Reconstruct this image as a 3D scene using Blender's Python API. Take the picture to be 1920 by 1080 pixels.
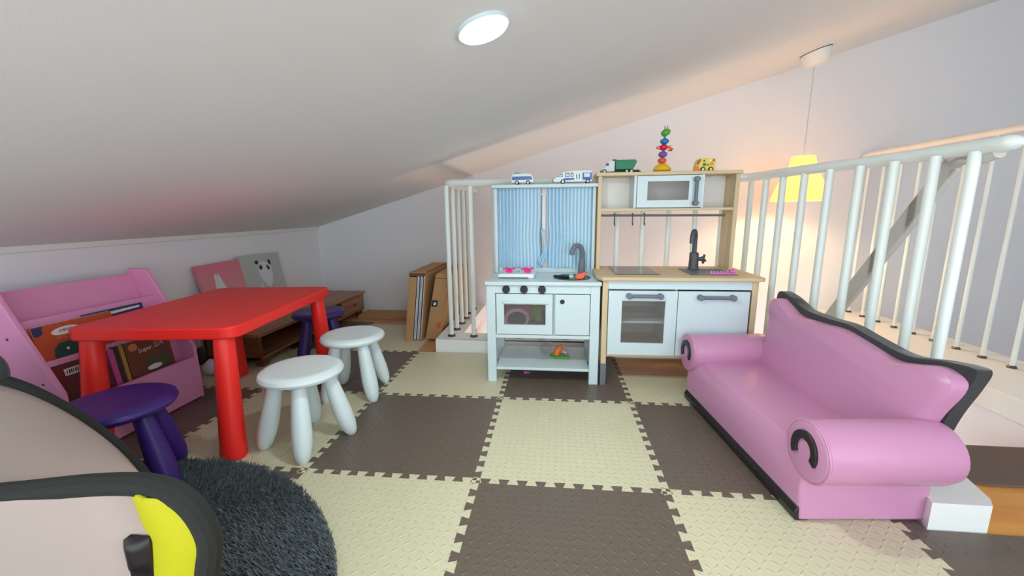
import bpy, bmesh, math, random
import numpy as np
from mathutils import Matrix, Vector

for o in list(bpy.data.objects):
    bpy.data.objects.remove(o)
SC = bpy.context.scene
COL = SC.collection
PI = math.pi
R = math.radians

# ------------------------------------------------------------------ camera
CX, CY, CZ, PITCH, ROLL, YAW, FPX = 0.24737, -1.76987, 0.858775, -0.1844806, 0.0104215, 0.1052596, 762.655
cam_d = bpy.data.cameras.new('camera')
cam_d.sensor_width = 36.0
cam_d.lens = FPX * 36.0 / 1920.0
cam_d.clip_start = 0.02
cam = bpy.data.objects.new('camera', cam_d)
COL.objects.link(cam)
rot = Matrix.Rotation(YAW, 3, 'Z') @ Matrix.Rotation(PITCH, 3, 'X') @ Matrix.Rotation(ROLL, 3, 'Y')
right, fwd, up = rot.col[0], rot.col[1], rot.col[2]
m = Matrix((right, up, -fwd)).transposed().to_4x4()
m.translation = (CX, CY, CZ)
cam.matrix_world = m
SC.camera = cam

# ------------------------------------------------------------------ world, exposure
SC.view_settings.view_transform = 'Standard'
SC.view_settings.look = 'None'
SC.view_settings.gamma = 1.0
SC.view_settings.use_curve_mapping = False
SC.view_settings.exposure = 0.40
W = bpy.data.worlds.new('world')
SC.world = W
W.use_nodes = True
W.node_tree.nodes['Background'].inputs['Color'].default_value = (0.83, 0.945, 1.0, 1)
W.node_tree.nodes['Background'].inputs['Strength'].default_value = 2.3
LAMP_W = 6.0
PEND_W = 9.0
STAIR_W = 26.0


def lamp(name, kind, loc, energy, color, size=0.1, rot=(0, 0, 0)):
    d = bpy.data.lights.new(name, kind)
    d.energy = energy
    d.color = color
    if kind == 'AREA':
        d.shape = 'DISK'
        d.size = size
    elif kind == 'POINT':
        d.shadow_soft_size = size
    o = bpy.data.objects.new(name, d)
    COL.objects.link(o)
    o.location = loc
    o.rotation_euler = rot
    return o


# ------------------------------------------------------------------ materials
def lin(h):
    h = h.lstrip('#')
    out = []
    for i in (0, 2, 4):
        c = int(h[i:i + 2], 16) / 255.0
        out.append(c / 12.92 if c <= 0.04045 else ((c + 0.055) / 1.055) ** 2.4)
    return (*out, 1.0)


def nt(m):
    return m.node_tree.nodes, m.node_tree.links, m.node_tree.nodes['Principled BSDF']


def mat(name, hexc, rough=0.5, var=0.0, vscale=8.0, bump=0.0, bscale=80.0, metal=0.0, spec=0.5, sheen=0.0, stretch=None):
    m = bpy.data.materials.new(name)
    m.use_nodes = True
    N, L, P = nt(m)
    c = lin(hexc)
    P.inputs['Base Color'].default_value = c
    P.inputs['Roughness'].default_value = rough
    P.inputs['Metallic'].default_value = metal
    P.inputs['Specular IOR Level'].default_value = spec
    if sheen:
        P.inputs['Sheen Weight'].default_value = sheen
    tc = N.new('ShaderNodeTexCoord')
    src = tc.outputs['Object']
    if stretch:
        mp = N.new('ShaderNodeMapping')
        mp.inputs['Scale'].default_value = stretch
        L.new(src, mp.inputs['Vector'])
        src = mp.outputs['Vector']
    nz = N.new('ShaderNodeTexNoise')
    nz.inputs['Scale'].default_value = vscale
    nz.inputs['Detail'].default_value = 4
    L.new(src, nz.inputs['Vector'])
    mx = N.new('ShaderNodeMixRGB')
    v = max(var, 0.015)
    mx.inputs['Color1'].default_value = tuple(x * (1 - v) for x in c[:3]) + (1,)
    mx.inputs['Color2'].default_value = tuple(min(1, x * (1 + v)) for x in c[:3]) + (1,)
    L.new(nz.outputs['Fac'], mx.inputs['Fac'])
    L.new(mx.outputs['Color'], P.inputs['Base Color'])
    if bump:
        n2 = N.new('ShaderNodeTexNoise')
        n2.inputs['Scale'].default_value = bscale
        n2.inputs['Detail'].default_value = 3
        L.new(src, n2.inputs['Vector'])
        b = N.new('ShaderNodeBump')
        b.inputs['Strength'].default_value = bump
        b.inputs['Distance'].default_value = 0.002
        L.new(n2.outputs['Fac'], b.inputs['Height'])
        L.new(b.outputs['Normal'], P.inputs['Normal'])
    return m


def wood(name, c1, c2, axis=1, scale=18.0, rough=0.45):
    m = bpy.data.materials.new(name)
    m.use_nodes = True
    N, L, P = nt(m)
    tc = N.new('ShaderNodeTexCoord')
    mp = N.new('ShaderNodeMapping')
    s = [scale] * 3
    s[axis] = scale * 0.07
    mp.inputs['Scale'].default_value = s
    L.new(tc.outputs['Object'], mp.inputs['Vector'])
    nz = N.new('ShaderNodeTexNoise')
    nz.inputs['Scale'].default_value = 2.0
    nz.inputs['Detail'].default_value = 6
    nz.inputs['Distortion'].default_value = 0.6
    L.new(mp.outputs['Vector'], nz.inputs['Vector'])
    cr = N.new('ShaderNodeValToRGB')
    cr.color_ramp.elements[0].color = lin(c1)
    cr.color_ramp.elements[0].position = 0.33
    cr.color_ramp.elements[1].color = lin(c2)
    cr.color_ramp.elements[1].position = 0.68
    L.new(nz.outputs['Fac'], cr.inputs['Fac'])
    L.new(cr.outputs['Color'], P.inputs['Base Color'])
    P.inputs['Roughness'].default_value = rough
    return m


def foam(name, hexc):
    """EVA puzzle mat: flat colour with raised diamond-plate dashes"""
    m = bpy.data.materials.new(name)
    m.use_nodes = True
    N, L, P = nt(m)
    P.inputs['Roughness'].default_value = 0.38
    P.inputs['Specular IOR Level'].default_value = 0.5

    def M(op, a, b=None, c=None):
        n = N.new('ShaderNodeMath')
        n.operation = op
        for i, v in enumerate((a, b, c)):
            if v is None:
                continue
            if isinstance(v, (int, float)):
                n.inputs[i].default_value = v
            else:
                L.new(v, n.inputs[i])
        return n.outputs[0]
    g = N.new('ShaderNodeNewGeometry')
    sp = N.new('ShaderNodeSeparateXYZ')
    L.new(g.outputs['Position'], sp.inputs[0])
    x = M('MULTIPLY', sp.outputs['X'], 1 / 0.0245)
    y = M('MULTIPLY', sp.outputs['Y'], 1 / 0.0245)
    fx = M('SUBTRACT', M('FRACT', x), 0.5)
    fy = M('SUBTRACT', M('FRACT', y), 0.5)
    par = M('FLOORED_MODULO', M('ADD', M('FLOOR', x), M('FLOOR', y)), 2.0)
    u = M('MULTIPLY', M('ADD', fx, fy), 0.7071)
    v = M('MULTIPLY', M('SUBTRACT', fx, fy), 0.7071)
    ip = M('SUBTRACT', 1.0, par)
    a = M('ADD', M('MULTIPLY', u, ip), M('MULTIPLY', v, par))
    b = M('ADD', M('MULTIPLY', v, ip), M('MULTIPLY', u, par))
    d = M('SQRT', M('ADD', M('POWER', M('ABSOLUTE', M('DIVIDE', a, 0.46)), 2.0), M('POWER', M('ABSOLUTE', M('DIVIDE', b, 0.15)), 2.0)))
    mr = N.new('ShaderNodeMapRange')
    mr.interpolation_type = 'SMOOTHSTEP'
    L.new(d, mr.inputs['Value'])
    mr.inputs['From Min'].default_value = 1.0
    mr.inputs['From Max'].default_value = 0.3
    bp = N.new('ShaderNodeBump')
    bp.inputs['Strength'].default_value = 0.55
    bp.inputs['Distance'].default_value = 0.0026
    L.new(mr.outputs['Result'], bp.inputs['Height'])
    L.new(bp.outputs['Normal'], P.inputs['Normal'])
    nz = N.new('ShaderNodeTexNoise')
    nz.inputs['Scale'].default_value = 3.0
    L.new(g.outputs['Position'], nz.inputs['Vector'])
    mx = N.new('ShaderNodeMixRGB')
    c = lin(hexc)
    mx.inputs['Color1'].default_value = tuple(q * 0.96 for q in c[:3]) + (1,)
    mx.inputs['Color2'].default_value = tuple(min(1, q * 1.04) for q in c[:3]) + (1,)
    L.new(nz.outputs['Fac'], mx.inputs['Fac'])
    L.new(mx.outputs['Color'], P.inputs['Base Color'])
    return m


def emit(name, hexc, strength, base=None):
    m = bpy.data.materials.new(name)
    m.use_nodes = True
    N, L, P = nt(m)
    P.inputs['Base Color'].default_value = lin(base or hexc)
    P.inputs['Emission Color'].default_value = lin(hexc)
    P.inputs['Emission Strength'].default_value = strength
    return m


def glass(name, tint='#8f8a86', alpha=0.22):
    m = bpy.data.materials.new(name)
    m.use_nodes = True
    N, L, P = nt(m)
    P.inputs['Base Color'].default_value = lin(tint)
    P.inputs['Roughness'].default_value = 0.12
    P.inputs['Alpha'].default_value = alpha
    return m


def stripes(name, c1, c2, period):
    m = bpy.data.materials.new(name)
    m.use_nodes = True
    N, L, P = nt(m)
    tc = N.new('ShaderNodeTexCoord')
    sp = N.new('ShaderNodeSeparateXYZ')
    L.new(tc.outputs['UV'], sp.inputs[0])
    a = N.new('ShaderNodeMath')
    a.operation = 'MULTIPLY'
    a.inputs[1].default_value = 2 * PI / period
    L.new(sp.outputs['X'], a.inputs[0])
    s = N.new('ShaderNodeMath')
    s.operation = 'SINE'
    L.new(a.outputs[0], s.inputs[0])
    cr = N.new('ShaderNodeMapRange')
    cr.inputs['From Min'].default_value = -0.35
    cr.inputs['From Max'].default_value = 0.35
    L.new(s.outputs[0], cr.inputs['Value'])
    mx = N.new('ShaderNodeMixRGB')
    mx.inputs['Color1'].default_value = lin(c1)
    mx.inputs['Color2'].default_value = lin(c2)
    L.new(cr.outputs['Result'], mx.inputs['Fac'])
    L.new(mx.outputs['Color'], P.inputs['Base Color'])
    P.inputs['Roughness'].default_value = 0.85
    return m


M = {
    'wall': mat('wall_plaster', '#efeef2', 0.9, 0.02, 3, 0.15, 160),
    'ceil': mat('ceiling_paper', '#e6e7e8', 0.95, 0.02, 2, 0.2, 220),
    'trimw': mat('white_trim', '#ece9e6', 0.6, 0.02),
    'floorwood': wood('floor_wood', '#bd885c', '#d8a677', 0, 14),
    'orange': wood('stair_wood', '#d08a35', '#e6a44b', 0, 10, 0.35),
    'carpet': mat('stair_carpet', '#6b5a52', 0.95, 0.18, 120, 0.8, 300),
    'curb': mat('curb_paint', '#eeedeb', 0.55, 0.02),
    'rail': mat('rail_enamel', '#e9f0ec', 0.25, 0.01),
    'railpeach': mat('far_rail_enamel', '#f4eee4', 0.35, 0.02),
    'stairrail': mat('stair_rail_grey', '#c9c8c2', 0.4, 0.02),
    'plategrey': mat('plate_grey', '#9b9890', 0.45, 0.02),
    'flange': mat('flange_metal', '#6a645c', 0.3, 0.03, metal=0.8),
    'foam_c': foam('foam_cream', '#d2ccac'),
    'foam_d': foam('foam_brown', '#685b50'),
    'white': mat('white_lacquer', '#cfdfe3', 0.35, 0.01),
    'whitep': mat('white_plastic', '#e2eef0', 0.38, 0.01, bump=0.05, bscale=300),
    'purple': mat('purple_plastic', '#3d2276', 0.42, 0.03, bump=0.08, bscale=300),
    'red': mat('red_plastic', '#fb2a22', 0.42, 0.02, bump=0.08, bscale=260),
    'birch': wood('birch', '#cfb68e', '#dcc7a2', 2, 12, 0.5),
    'birchx': wood('birch_top', '#cfb68e', '#dcc7a2', 0, 12, 0.5),
    'oak': wood('bench_wood', '#8a5a3a', '#b27e54', 1, 16, 0.4),
    'oakd': wood('bench_wood_dark', '#5c3520', '#7c4c2e', 1, 16, 0.45),
    'grey': mat('grey_plastic', '#6d7580', 0.45, 0.02),
    'greyd': mat('dark_grey_plastic', '#4b4f55', 0.45, 0.02),
    'hob': mat('black_hob', '#3b3634', 0.15, 0.02),
    'black': mat('black_plastic', '#17181b', 0.4, 0.02),
    'knob': mat('black_knob', '#121418', 0.35, 0.02),
    'glass': glass('door_glass'),
    'metal': mat('steel_rod', '#7d7670', 0.3, 0.02, metal=0.6),
    'sofa': mat('pink_vinyl', '#c98db2', 0.33, 0.02, 5, 0.12, 140),
    'fleece': mat('black_fleece', '#29272b', 0.85, 0.2, 40, 0.6, 120, sheen=0.3),
    'vinylb': mat('black_vinyl', '#1f1a1e', 0.4, 0.03),
    'shelf': mat('pink_board', '#ee9fcc', 0.5, 0.02),
    'card': mat('cardboard', '#b98f63', 0.85, 0.05, 20),
    'cardd': mat('cardboard_edge', '#6e5236', 0.9, 0.1, 40),
    'paper': mat('paper_white', '#dcdde4', 0.8, 0.02),
    'tape': mat('black_print', '#231f1d', 0.6, 0.02),
    'stamp': mat('red_print', '#e8542f', 0.6, 0.02),
    'rug': mat('rug_base', '#33383d', 0.95, 0.2, 60),
    'tentpink': mat('tent_pink_fabric', '#b09e97', 0.8, 0.03, 4, 0.2, 400),
    'tentyellow': mat('tent_yellow_fabric', '#bdb800', 0.7, 0.02, 4, 0.2, 400),
    'binding': mat('tent_binding', '#222320', 0.85, 0.1, 60, 0.4, 300),
    'hotpink': mat('hot_pink_fabric', '#ff4fb4', 0.8, 0.02),
    'curtain': stripes('curtain_stripes', '#98c1dc', '#cbe1ed', 0.0195),
    'tie': mat('curtain_tie_cloth', '#a9d2e8', 0.85, 0.08, 60),
    'rod': mat('white_rod', '#eeeeea', 0.4, 0.01),
    'pendant_cap': mat('pendant_cap', '#efece4', 0.45, 0.01),
    'cord': mat('cord_white', '#cfc9be', 0.5, 0.02),
    'hot': mat('hot_pink_plastic', '#f4379a', 0.35, 0.02),
    'magenta': mat('magenta_plastic', '#d862b6', 0.35, 0.02),
    'pinkp': mat('pale_pink_plastic', '#e79abf', 0.4, 0.02),
    'pinkp2': mat('dusty_pink_plastic', '#b8707e', 0.4, 0.02),
    'orangep': mat('orange_plastic', '#ee5524', 0.35, 0.02),
    'orangep2': mat('soft_orange_plastic', '#e8803a', 0.35, 0.02),
    'greenp': mat('green_plastic', '#5cae2c', 0.35, 0.02),
    'limep': mat('lime_plastic', '#8a9a3c', 0.4, 0.02),
    'mint': mat('mint_plastic', '#8fd79e', 0.35, 0.02),
    'teal': mat('teal_blue_plastic', '#2f7f94', 0.35, 0.02),
    'truckg': mat('truck_green', '#0e7a52', 0.4, 0.03, 40),
    'blue': mat('toy_blue', '#1f7fc4', 0.3, 0.02),
    'navy': mat('toy_navy', '#3a5a9a', 0.25, 0.02),
    'royal': mat('toy_royal', '#2b62b8', 0.3, 0.02),
    'violet': mat('toy_violet', '#7b52b0', 0.35, 0.02),
    'coral': mat('toy_coral', '#e2583c', 0.35, 0.02),
    'toyred': mat('toy_red', '#d41f3c', 0.35, 0.02),
    'yellow': mat('toy_yellow', '#ecbb14', 0.35, 0.02),
    'leafgreen': mat('toy_leaf', '#55a632', 0.35, 0.02),
    'vanyellow': mat('van_yellow', '#f0cf38', 0.35, 0.03),
    'vanorange': mat('van_orange', '#e77d22', 0.35, 0.03),
    'brownp': mat('toy_brown', '#8a5a34', 0.45, 0.02),
    'cream': mat('toy_cream', '#ece2bd', 0.4, 0.02),
    'tyre': mat('toy_tyre', '#191919', 0.6, 0.02),
    'hub': mat('toy_hub', '#dcdde0', 0.3, 0.02),
    'bk_orange': mat('book_orange', '#c4502c', 0.45, 0.03),
    'bk_maroon': mat('book_maroon', '#6c2226', 0.45, 0.03),
    'bk_brown': mat('book_brown', '#7a3a28', 0.45, 0.03),
    'bk_blue': mat('book_blue', '#2f3568', 0.45, 0.03),
    'bk_dark': mat('book_dark', '#2c2530', 0.45, 0.03),
    'bk_gold': mat('book_gold', '#c29440', 0.45, 0.03),
    'bk_pink': mat('book_pink', '#d8589e', 0.45, 0.03),
    'printw': mat('print_white', '#e8e6e6', 0.5, 0.01),
    'printg': mat('print_green', '#1d4a3a', 0.5, 0.02),
    'printo': mat('print_olive', '#4c4a34', 0.5, 0.02),
    'printk': mat('print_black', '#1a1716', 0.5, 0.02),
    'prints': mat('print_salmon', '#e08a66', 0.5, 0.02),
    'cv_grey': mat('canvas_grey', '#bcc1bf', 0.8, 0.02),
    'cv_greyside': mat('canvas_side', '#9a9d9d', 0.8, 0.02),
    'cv_white': mat('canvas_white', '#dedfe6', 0.8, 0.02),
}
# pink canvas: printed gradient from rose to pale pink, part of the print
m = bpy.data.materials.new('canvas_pink')
m.use_nodes = True
N_, L_, P_ = nt(m)
tc = N_.new('ShaderNodeTexCoord')
sp = N_.new('ShaderNodeSeparateXYZ')
L_.new(tc.outputs['Generated'], sp.inputs[0])
cr = N_.new('ShaderNodeValToRGB')
cr.color_ramp.elements[0].color = lin('#dfb0b6')
cr.color_ramp.elements[1].color = lin('#e07c8e')
L_.new(sp.outputs['Z'], cr.inputs['Fac'])
L_.new(cr.outputs['Color'], P_.inputs['Base Color'])
P_.inputs['Roughness'].default_value = 0.8
M['cv_pink'] = m
# pendant shade: thin glowing glass
m = bpy.data.materials.new('shade_glass')
m.use_nodes = True
N_, L_, P_ = nt(m)
P_.inputs['Base Color'].default_value = lin('#f4d888')
P_.inputs['Roughness'].default_value = 0.3
P_.inputs['Emission Color'].default_value = lin('#ffe27c')
P_.inputs['Emission Strength'].default_value = 0.75
tr_ = N_.new('ShaderNodeBsdfTranslucent')
tr_.inputs['Color'].default_value = lin('#f6dc8c')
ms_ = N_.new('ShaderNodeMixShader')
ms_.inputs['Fac'].default_value = 0.35
L_.new(P_.outputs['BSDF'], ms_.inputs[1])
L_.new(tr_.outputs['BSDF'], ms_.inputs[2])
L_.new(ms_.outputs['Shader'], N_['Material Output'].inputs['Surface'])
M['shade'] = m
M['diffuser'] = emit('lamp_diffuser', '#e9ffff', 6.0, '#ffffff')

# ------------------------------------------------------------------ mesh builder
INV = {}


class MB:
    def __init__(s):
        s.v, s.f, s.uv = [], [], None

    def add(s, vs, fs):
        b = len(s.v)
        s.v += [tuple(p) for p in vs]
        s.f += [tuple(b + i for i in f) for f in fs]
        return s

    def box(s, a, b):
        x0, y0, z0 = a
        x1, y1, z1 = b
        x0, x1 = min(x0, x1), max(x0, x1)
        y0, y1 = min(y0, y1), max(y0, y1)
        z0, z1 = min(z0, z1), max(z0, z1)
        return s.add([(x0, y0, z0), (x1, y0, z0), (x1, y1, z0), (x0, y1, z0), (x0, y0, z1), (x1, y0, z1), (x1, y1, z1), (x0, y1, z1)],
                     [(0, 3, 2, 1), (4, 5, 6, 7), (0, 1, 5, 4), (1, 2, 6, 5), (2, 3, 7, 6), (3, 0, 4, 7)])

    def rings(s, rings, closed=False, caps=True):
        n = len(rings[0])
        b = len(s.v)
        for r in rings:
            s.v += [tuple(p) for p in r]
        k = len(rings)
        for i in range(k if closed else k - 1):
            i2 = (i + 1) % k
            for j in range(n):
                j2 = (j + 1) % n
                s.f.append((b + i * n + j, b + i * n + j2, b + i2 * n + j2, b + i2 * n + j))
        if caps and not closed:
            s.f.append(tuple(b + j for j in reversed(range(n))))
            s.f.append(tuple(b + (k - 1) * n + j for j in range(n)))
        return s

    def tube(s, path, r, n=12, caps=True, squash=None, closed=False):
        P = [Vector(p) for p in path]
        k = len(P)
        rr = r if isinstance(r, (list, tuple)) else [r] * k
        prev = None
        out = []
        for i in range(k):
            if closed:
                t = P[(i + 1) % k] - P[i - 1]
            elif i == 0:
                t = P[1] - P[0]
            elif i == k - 1:
                t = P[-1] - P[-2]
            else:
                t = (P[i + 1] - P[i]).normalized() + (P[i] - P[i - 1]).normalized()
            t.normalize()
            if prev is None:
                a = Vector((0, 0, 1)) if abs(t.z) < 0.9 else Vector((1, 0, 0))
                u = t.cross(a).normalized()
            else:
                u = (prev - t * prev.dot(t)).normalized()
            prev = u
            w = t.cross(u)
            sq = squash or (1, 1)
            out.append([P[i] + u * (math.cos(2 * PI * j / n) * rr[i] * sq[0]) + w * (math.sin(2 * PI * j / n) * rr[i] * sq[1]) for j in range(n)])
        return s.rings(out, closed, caps)

    def lathe(s, prof, c=(0, 0, 0), axis='z', n=24, caps=True):
        out = []
        for (r, h) in prof:
            ring = []
            for j in range(n):
                a = 2 * PI * j / n
                p, q = r * math.cos(a), r * math.sin(a)
                v = {'z': (p, q, h), 'y': (p, h, -q), 'x': (h, p, q)}[axis]
                ring.append((v[0] + c[0], v[1] + c[1], v[2] + c[2]))
            out.append(ring)
        return s.rings(out, False, caps)

    def prism(s, poly, axis, a, b):
        """2-D polygon extruded along an axis: axis z -> (x,y); y -> (x,z); x -> (y,z)"""
        def P(p, h):
            return {'z': (p[0], p[1], h), 'y': (p[0], h, p[1]), 'x': (h, p[0], p[1])}[axis]
        n = len(poly)
        return s.add([P(p, a) for p in poly] + [P(p, b) for p in poly],
                     [tuple(reversed(range(n))), tuple(range(n, 2 * n))] + [(i, (i + 1) % n, n + (i + 1) % n, n + i) for i in range(n)])

    def ball(s, c, r, n=16, k=10):
        rx, ry, rz = r if isinstance(r, (tuple, list)) else (r, r, r)
        out = []
        for i in range(1, k):
            a = PI * i / k
            out.append([(c[0] + rx * math.sin(a) * math.cos(2 * PI * j / n), c[1] + ry * math.sin(a) * math.sin(2 * PI * j / n), c[2] - rz * math.cos(a)) for j in range(n)])
        return s.rings(out)

    def grid(s, rows):
        b = len(s.v)
        n = len(rows[0])
        for r in rows:
            s.v += [tuple(p) for p in r]
        for i in range(len(rows) - 1):
            for j in range(n - 1):
                s.f.append((b + i * n + j, b + i * n + j + 1, b + (i + 1) * n + j + 1, b + (i + 1) * n + j))
        return s

    def xf(s, M4):
        s.v = [tuple(M4 @ Vector(p)) for p in s.v]
        return s

    def build(s, name, material, parent=None, bevel=0.0, seg=2, sharp=35, local=False, subd=0, solid=0.0):
        me = bpy.data.meshes.new(name)
        vs = s.v
        if parent is not None and not local:
            iv = INV[parent.name]
            vs = [tuple(iv @ Vector(p)) for p in vs]
        me.from_pydata(vs, [], s.f)
        bm = bmesh.new()
        bm.from_mesh(me)
        bmesh.ops.recalc_face_normals(bm, faces=bm.faces)
        bm.to_mesh(me)
        bm.free()
        me.polygons.foreach_set('use_smooth', [True] * len(me.polygons))
        me.set_sharp_from_angle(angle=R(sharp))
        me.materials.append(material)
        if s.uv:
            ul = me.uv_layers.new(name='UVMap')
            for lp in me.loops:
                ul.data[lp.index].uv = s.uv[lp.vertex_index]
        o = bpy.data.objects.new(name, me)
        COL.objects.link(o)
        if solid:
            md = o.modifiers.new('solid', 'SOLIDIFY')
            md.thickness = solid
            md.offset = 0
        if bevel:
            md = o.modifiers.new('bevel', 'BEVEL')
            md.width = bevel
            md.segments = seg
            md.limit_method = 'ANGLE'
            md.angle_limit = R(40)
            md.harden_normals = False
        if subd:
            md = o.modifiers.new('subd', 'SUBSURF')
            md.levels = md.render_levels = subd
        if parent is not None:
            o.parent = parent
            INV[o.name] = INV[parent.name]
        else:
            INV[o.name] = Matrix.Identity(4)
        return o


def tag(o, label, cat, group=None, kind=None):
    o['label'] = label
    o['category'] = cat
    if group:
        o['group'] = group
    if kind:
        o['kind'] = kind
    return o


def thing(name, label, cat, loc=(0, 0, 0), rz=0.0, group=None, kind=None):
    o = bpy.data.objects.new(name, None)
    o.empty_display_size = 0.05
    COL.objects.link(o)
    o.location = loc
    o.rotation_euler = (0, 0, rz)
    INV[o.name] = (Matrix.Translation(loc) @ Matrix.Rotation(rz, 4, 'Z')).inverted()
    return tag(o, label, cat, group, kind)


def recenter(o, loc):
    """give a one-mesh thing its own origin"""
    o.data.transform(Matrix.Translation([-c for c in loc]))
    o.location = loc
    return o


def dup(root, loc, rz, label, group=None):
    r = root.copy()
    COL.objects.link(r)
    r.location = loc
    r.rotation_euler = (0, 0, rz)
    r['label'] = label
    if group:
        r['group'] = group
    for ch in list(root.children):
        c = ch.copy()
        COL.objects.link(c)
        c.parent = r
        for g in ch.children:
            d = g.copy()
            COL.objects.link(d)
            d.parent = c
    return r


def smooth(pts, n=6):
    """Catmull-Rom through points"""
    P = [Vector(p) for p in pts]
    P = [P[0] * 2 - P[1]] + P + [P[-1] * 2 - P[-2]]
    out = []
    for i in range(1, len(P) - 2):
        for k in range(n):
            t = k / n
            a, b, c, d = P[i - 1], P[i], P[i + 1], P[i + 2]
            out.append(0.5 * ((2 * b) + (c - a) * t + (2 * a - 5 * b + 4 * c - d) * t * t + (3 * b - a - 3 * c + d) * t ** 3))
    out.append(P[-2])
    return out


def ellipse(cx, cy, rx, ry, n=20, a0=0, a1=2 * PI, rotd=0):
    c, s_ = math.cos(R(rotd)), math.sin(R(rotd))
    out = []
    for i in range(n):
        a = a0 + (a1 - a0) * i / (n if abs(a1 - a0 - 2 * PI) < 1e-6 else n - 1)
        x, y = rx * math.cos(a), ry * math.sin(a)
        out.append((cx + x * c - y * s_, cy + x * s_ + y * c))
    return out


def struct(name, mb, material, label, cat, **kw):
    return tag(mb.build(name, material, **kw), label, cat, kind='structure')


# ------------------------------------------------------------------ the setting
XK, YB = -1.80, 1.60           # knee wall, back wall
CS, C0 = 0.29534, 1.27853      # ceiling: z = CS*x + C0
XR = 5.2


def zc(x):
    return CS * x + C0


fl = MB()
fl.box((XK - 0.1, -2.45, -0.26), (-0.42, YB + 0.1, -0.012))
fl.box((-0.42, -2.45, -0.26), (1.42, 0.70, -0.012))
fl.box((1.42, -2.45, -0.26), (2.64, -0.66, -0.012))
struct('floor', fl, M['floorwood'], 'light brown wooden loft floor under the foam mats', 'floor')
struct('wall_back', MB().prism([(XK - 0.1, -2.8), (XR, -2.8), (XR, zc(XR) + 0.3), (XK - 0.1, zc(XK) + 0.3)], 'y', YB, YB + 0.12),
       M['wall'], 'plain off white wall behind the play kitchens and the stairwell', 'wall')
struct('wall_left', MB().box((XK - 0.12, -2.45, -0.26), (XK, YB + 0.1, zc(XK) + 0.3)), M['wall'], 'low white wall behind the pink bookshelf and bench', 'wall')
struct('ceiling', MB().prism([(XK - 0.1, zc(XK - 0.1)), (XR, zc(XR)), (XR, zc(XR) + 0.15), (XK - 0.1, zc(XK - 0.1) + 0.15)], 'y', -2.45, YB + 0.1),
       M['ceil'], 'sloping grey white attic ceiling with one round light', 'ceiling')
struct('trim_1', MB().box((XK, -2.45, zc(XK) - 0.022), (XK + 0.014, YB, zc(XK) + 0.004)), M['trimw'],
       'thin white strip where the low wall meets the sloping ceiling', 'trim', bevel=0.003)
# lower storey under the stairwell
struct('floor_lower', MB().box((-0.6, -2.45, -2.7), (XR, YB, -2.6)), M['floorwood'], 'wooden floor of the storey below the loft', 'floor')
struct('wall_stair', MB().box((2.155, -2.45, -2.6), (2.64, YB, -0.02)), M['wall'], 'cream wall of the stairwell under the far white ledge', 'wall')
struct('trim_2', MB().box((2.150, -2.45, -0.02), (2.645, YB, 0.08)), M['curb'], 'wide white ledge along the far side of the stairwell', 'ledge', bevel=0.006)

struct('wall_right_light_block', MB().box((XR - 0.2, -2.45, -2.7), (XR, YB + 0.1, zc(XR) + 0.2)), M['wall'], 'unseen white wall added on the far right to block side daylight', 'wall')  # out of view, added to keep side daylight off the back wall
struct('wall_rear_light_block', MB().box((3.0, -2.55, -2.7), (XR, -2.45, zc(XR) + 0.2)), M['wall'], 'unseen white wall added behind the camera to limit daylight on the right', 'wall')  # added out of view; its width limits daylight reaching the right side

# near curb: left arm, back arm and the bowed right arm
cpath = smooth([(1.335, 0.66, 0), (1.345, 0.40, 0), (1.385, 0.12, 0), (1.42, -0.14, 0), (1.435, -0.30, 0), (1.405, -0.46, 0), (1.345, -0.69, 0)], 5)
lo, hi = [], []
for i, q in enumerate(cpath):
    t = (cpath[min(i + 1, len(cpath) - 1)] - cpath[max(i - 1, 0)]).normalized()
    nrm = Vector((-t.y, t.x, 0))
    hw = 0.075
    lo.append(q - nrm * hw)
    hi.append(q + nrm * hw)
lo[-1] = Vector((1.262, -0.692, 0))
hi[-1] = Vector((1.408, -0.692, 0))
cb = MB()
outer = [(-0.49, YB), (-0.49, 0.613), (1.262, 0.613)] + [(p.x, p.y) for p in lo]
inner = [(p.x, p.y) for p in reversed(hi)] + [(1.41, 0.765), (-0.34, 0.765), (-0.34, YB)]
cb.prism(outer + inner, 'z', -0.012, 0.08)
struct('trim_3', cb, M['curb'], 'low white kerb round the stair opening under the near railing', 'kerb', bevel=0.005)
# stair: landing and treads
st = thing('staircase', 'orange wooden stair top with brown carpet pads beside the pink sofa', 'staircase', (1.8, -0.5, -0.012), kind='structure')
MB().box((1.38, -0.690, -0.06), (2.15, -0.235, -0.006)).build('landing', M['orange'], st, bevel=0.006)


def pad(x0, x1, y0, y1, z, name='carpet_pad'):
    r = 0.07
    poly = [(x1, y1), (x0, y1), (x0, y0 + r)]
    poly += [(x0 + r - r * math.cos(a), y0 + r - r * math.sin(a)) for a in [PI / 2 * k / 6 for k in range(1, 7)]]
    poly += [(x1, y0)]
    return MB().prism(poly, 'z', z, z + 0.008).build(name, M['carpet'], st, bevel=0.002)


pad(1.545, 2.145, -0.478, -0.243, -0.006)
for k in range(5):
    y0 = -0.255 + k * 0.20
    z = -0.22 - k * 0.21
    if k < 4:
        MB().box((1.45, y0, z - 0.03), (2.15, y0 + 0.22, z)).build('tread', M['orange'], st, bevel=0.004)
        pad(1.50, 2.10, y0 + 0.03, y0 + 0.2, z)
    MB().box((1.45, y0, z + 0.001), (2.15, y0 + 0.012, z + 0.175)).build('riser', M['trimw'], st)

# ------------------------------------------------------------------ foam mats
T = 0.6
TD = 0.0115


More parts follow.
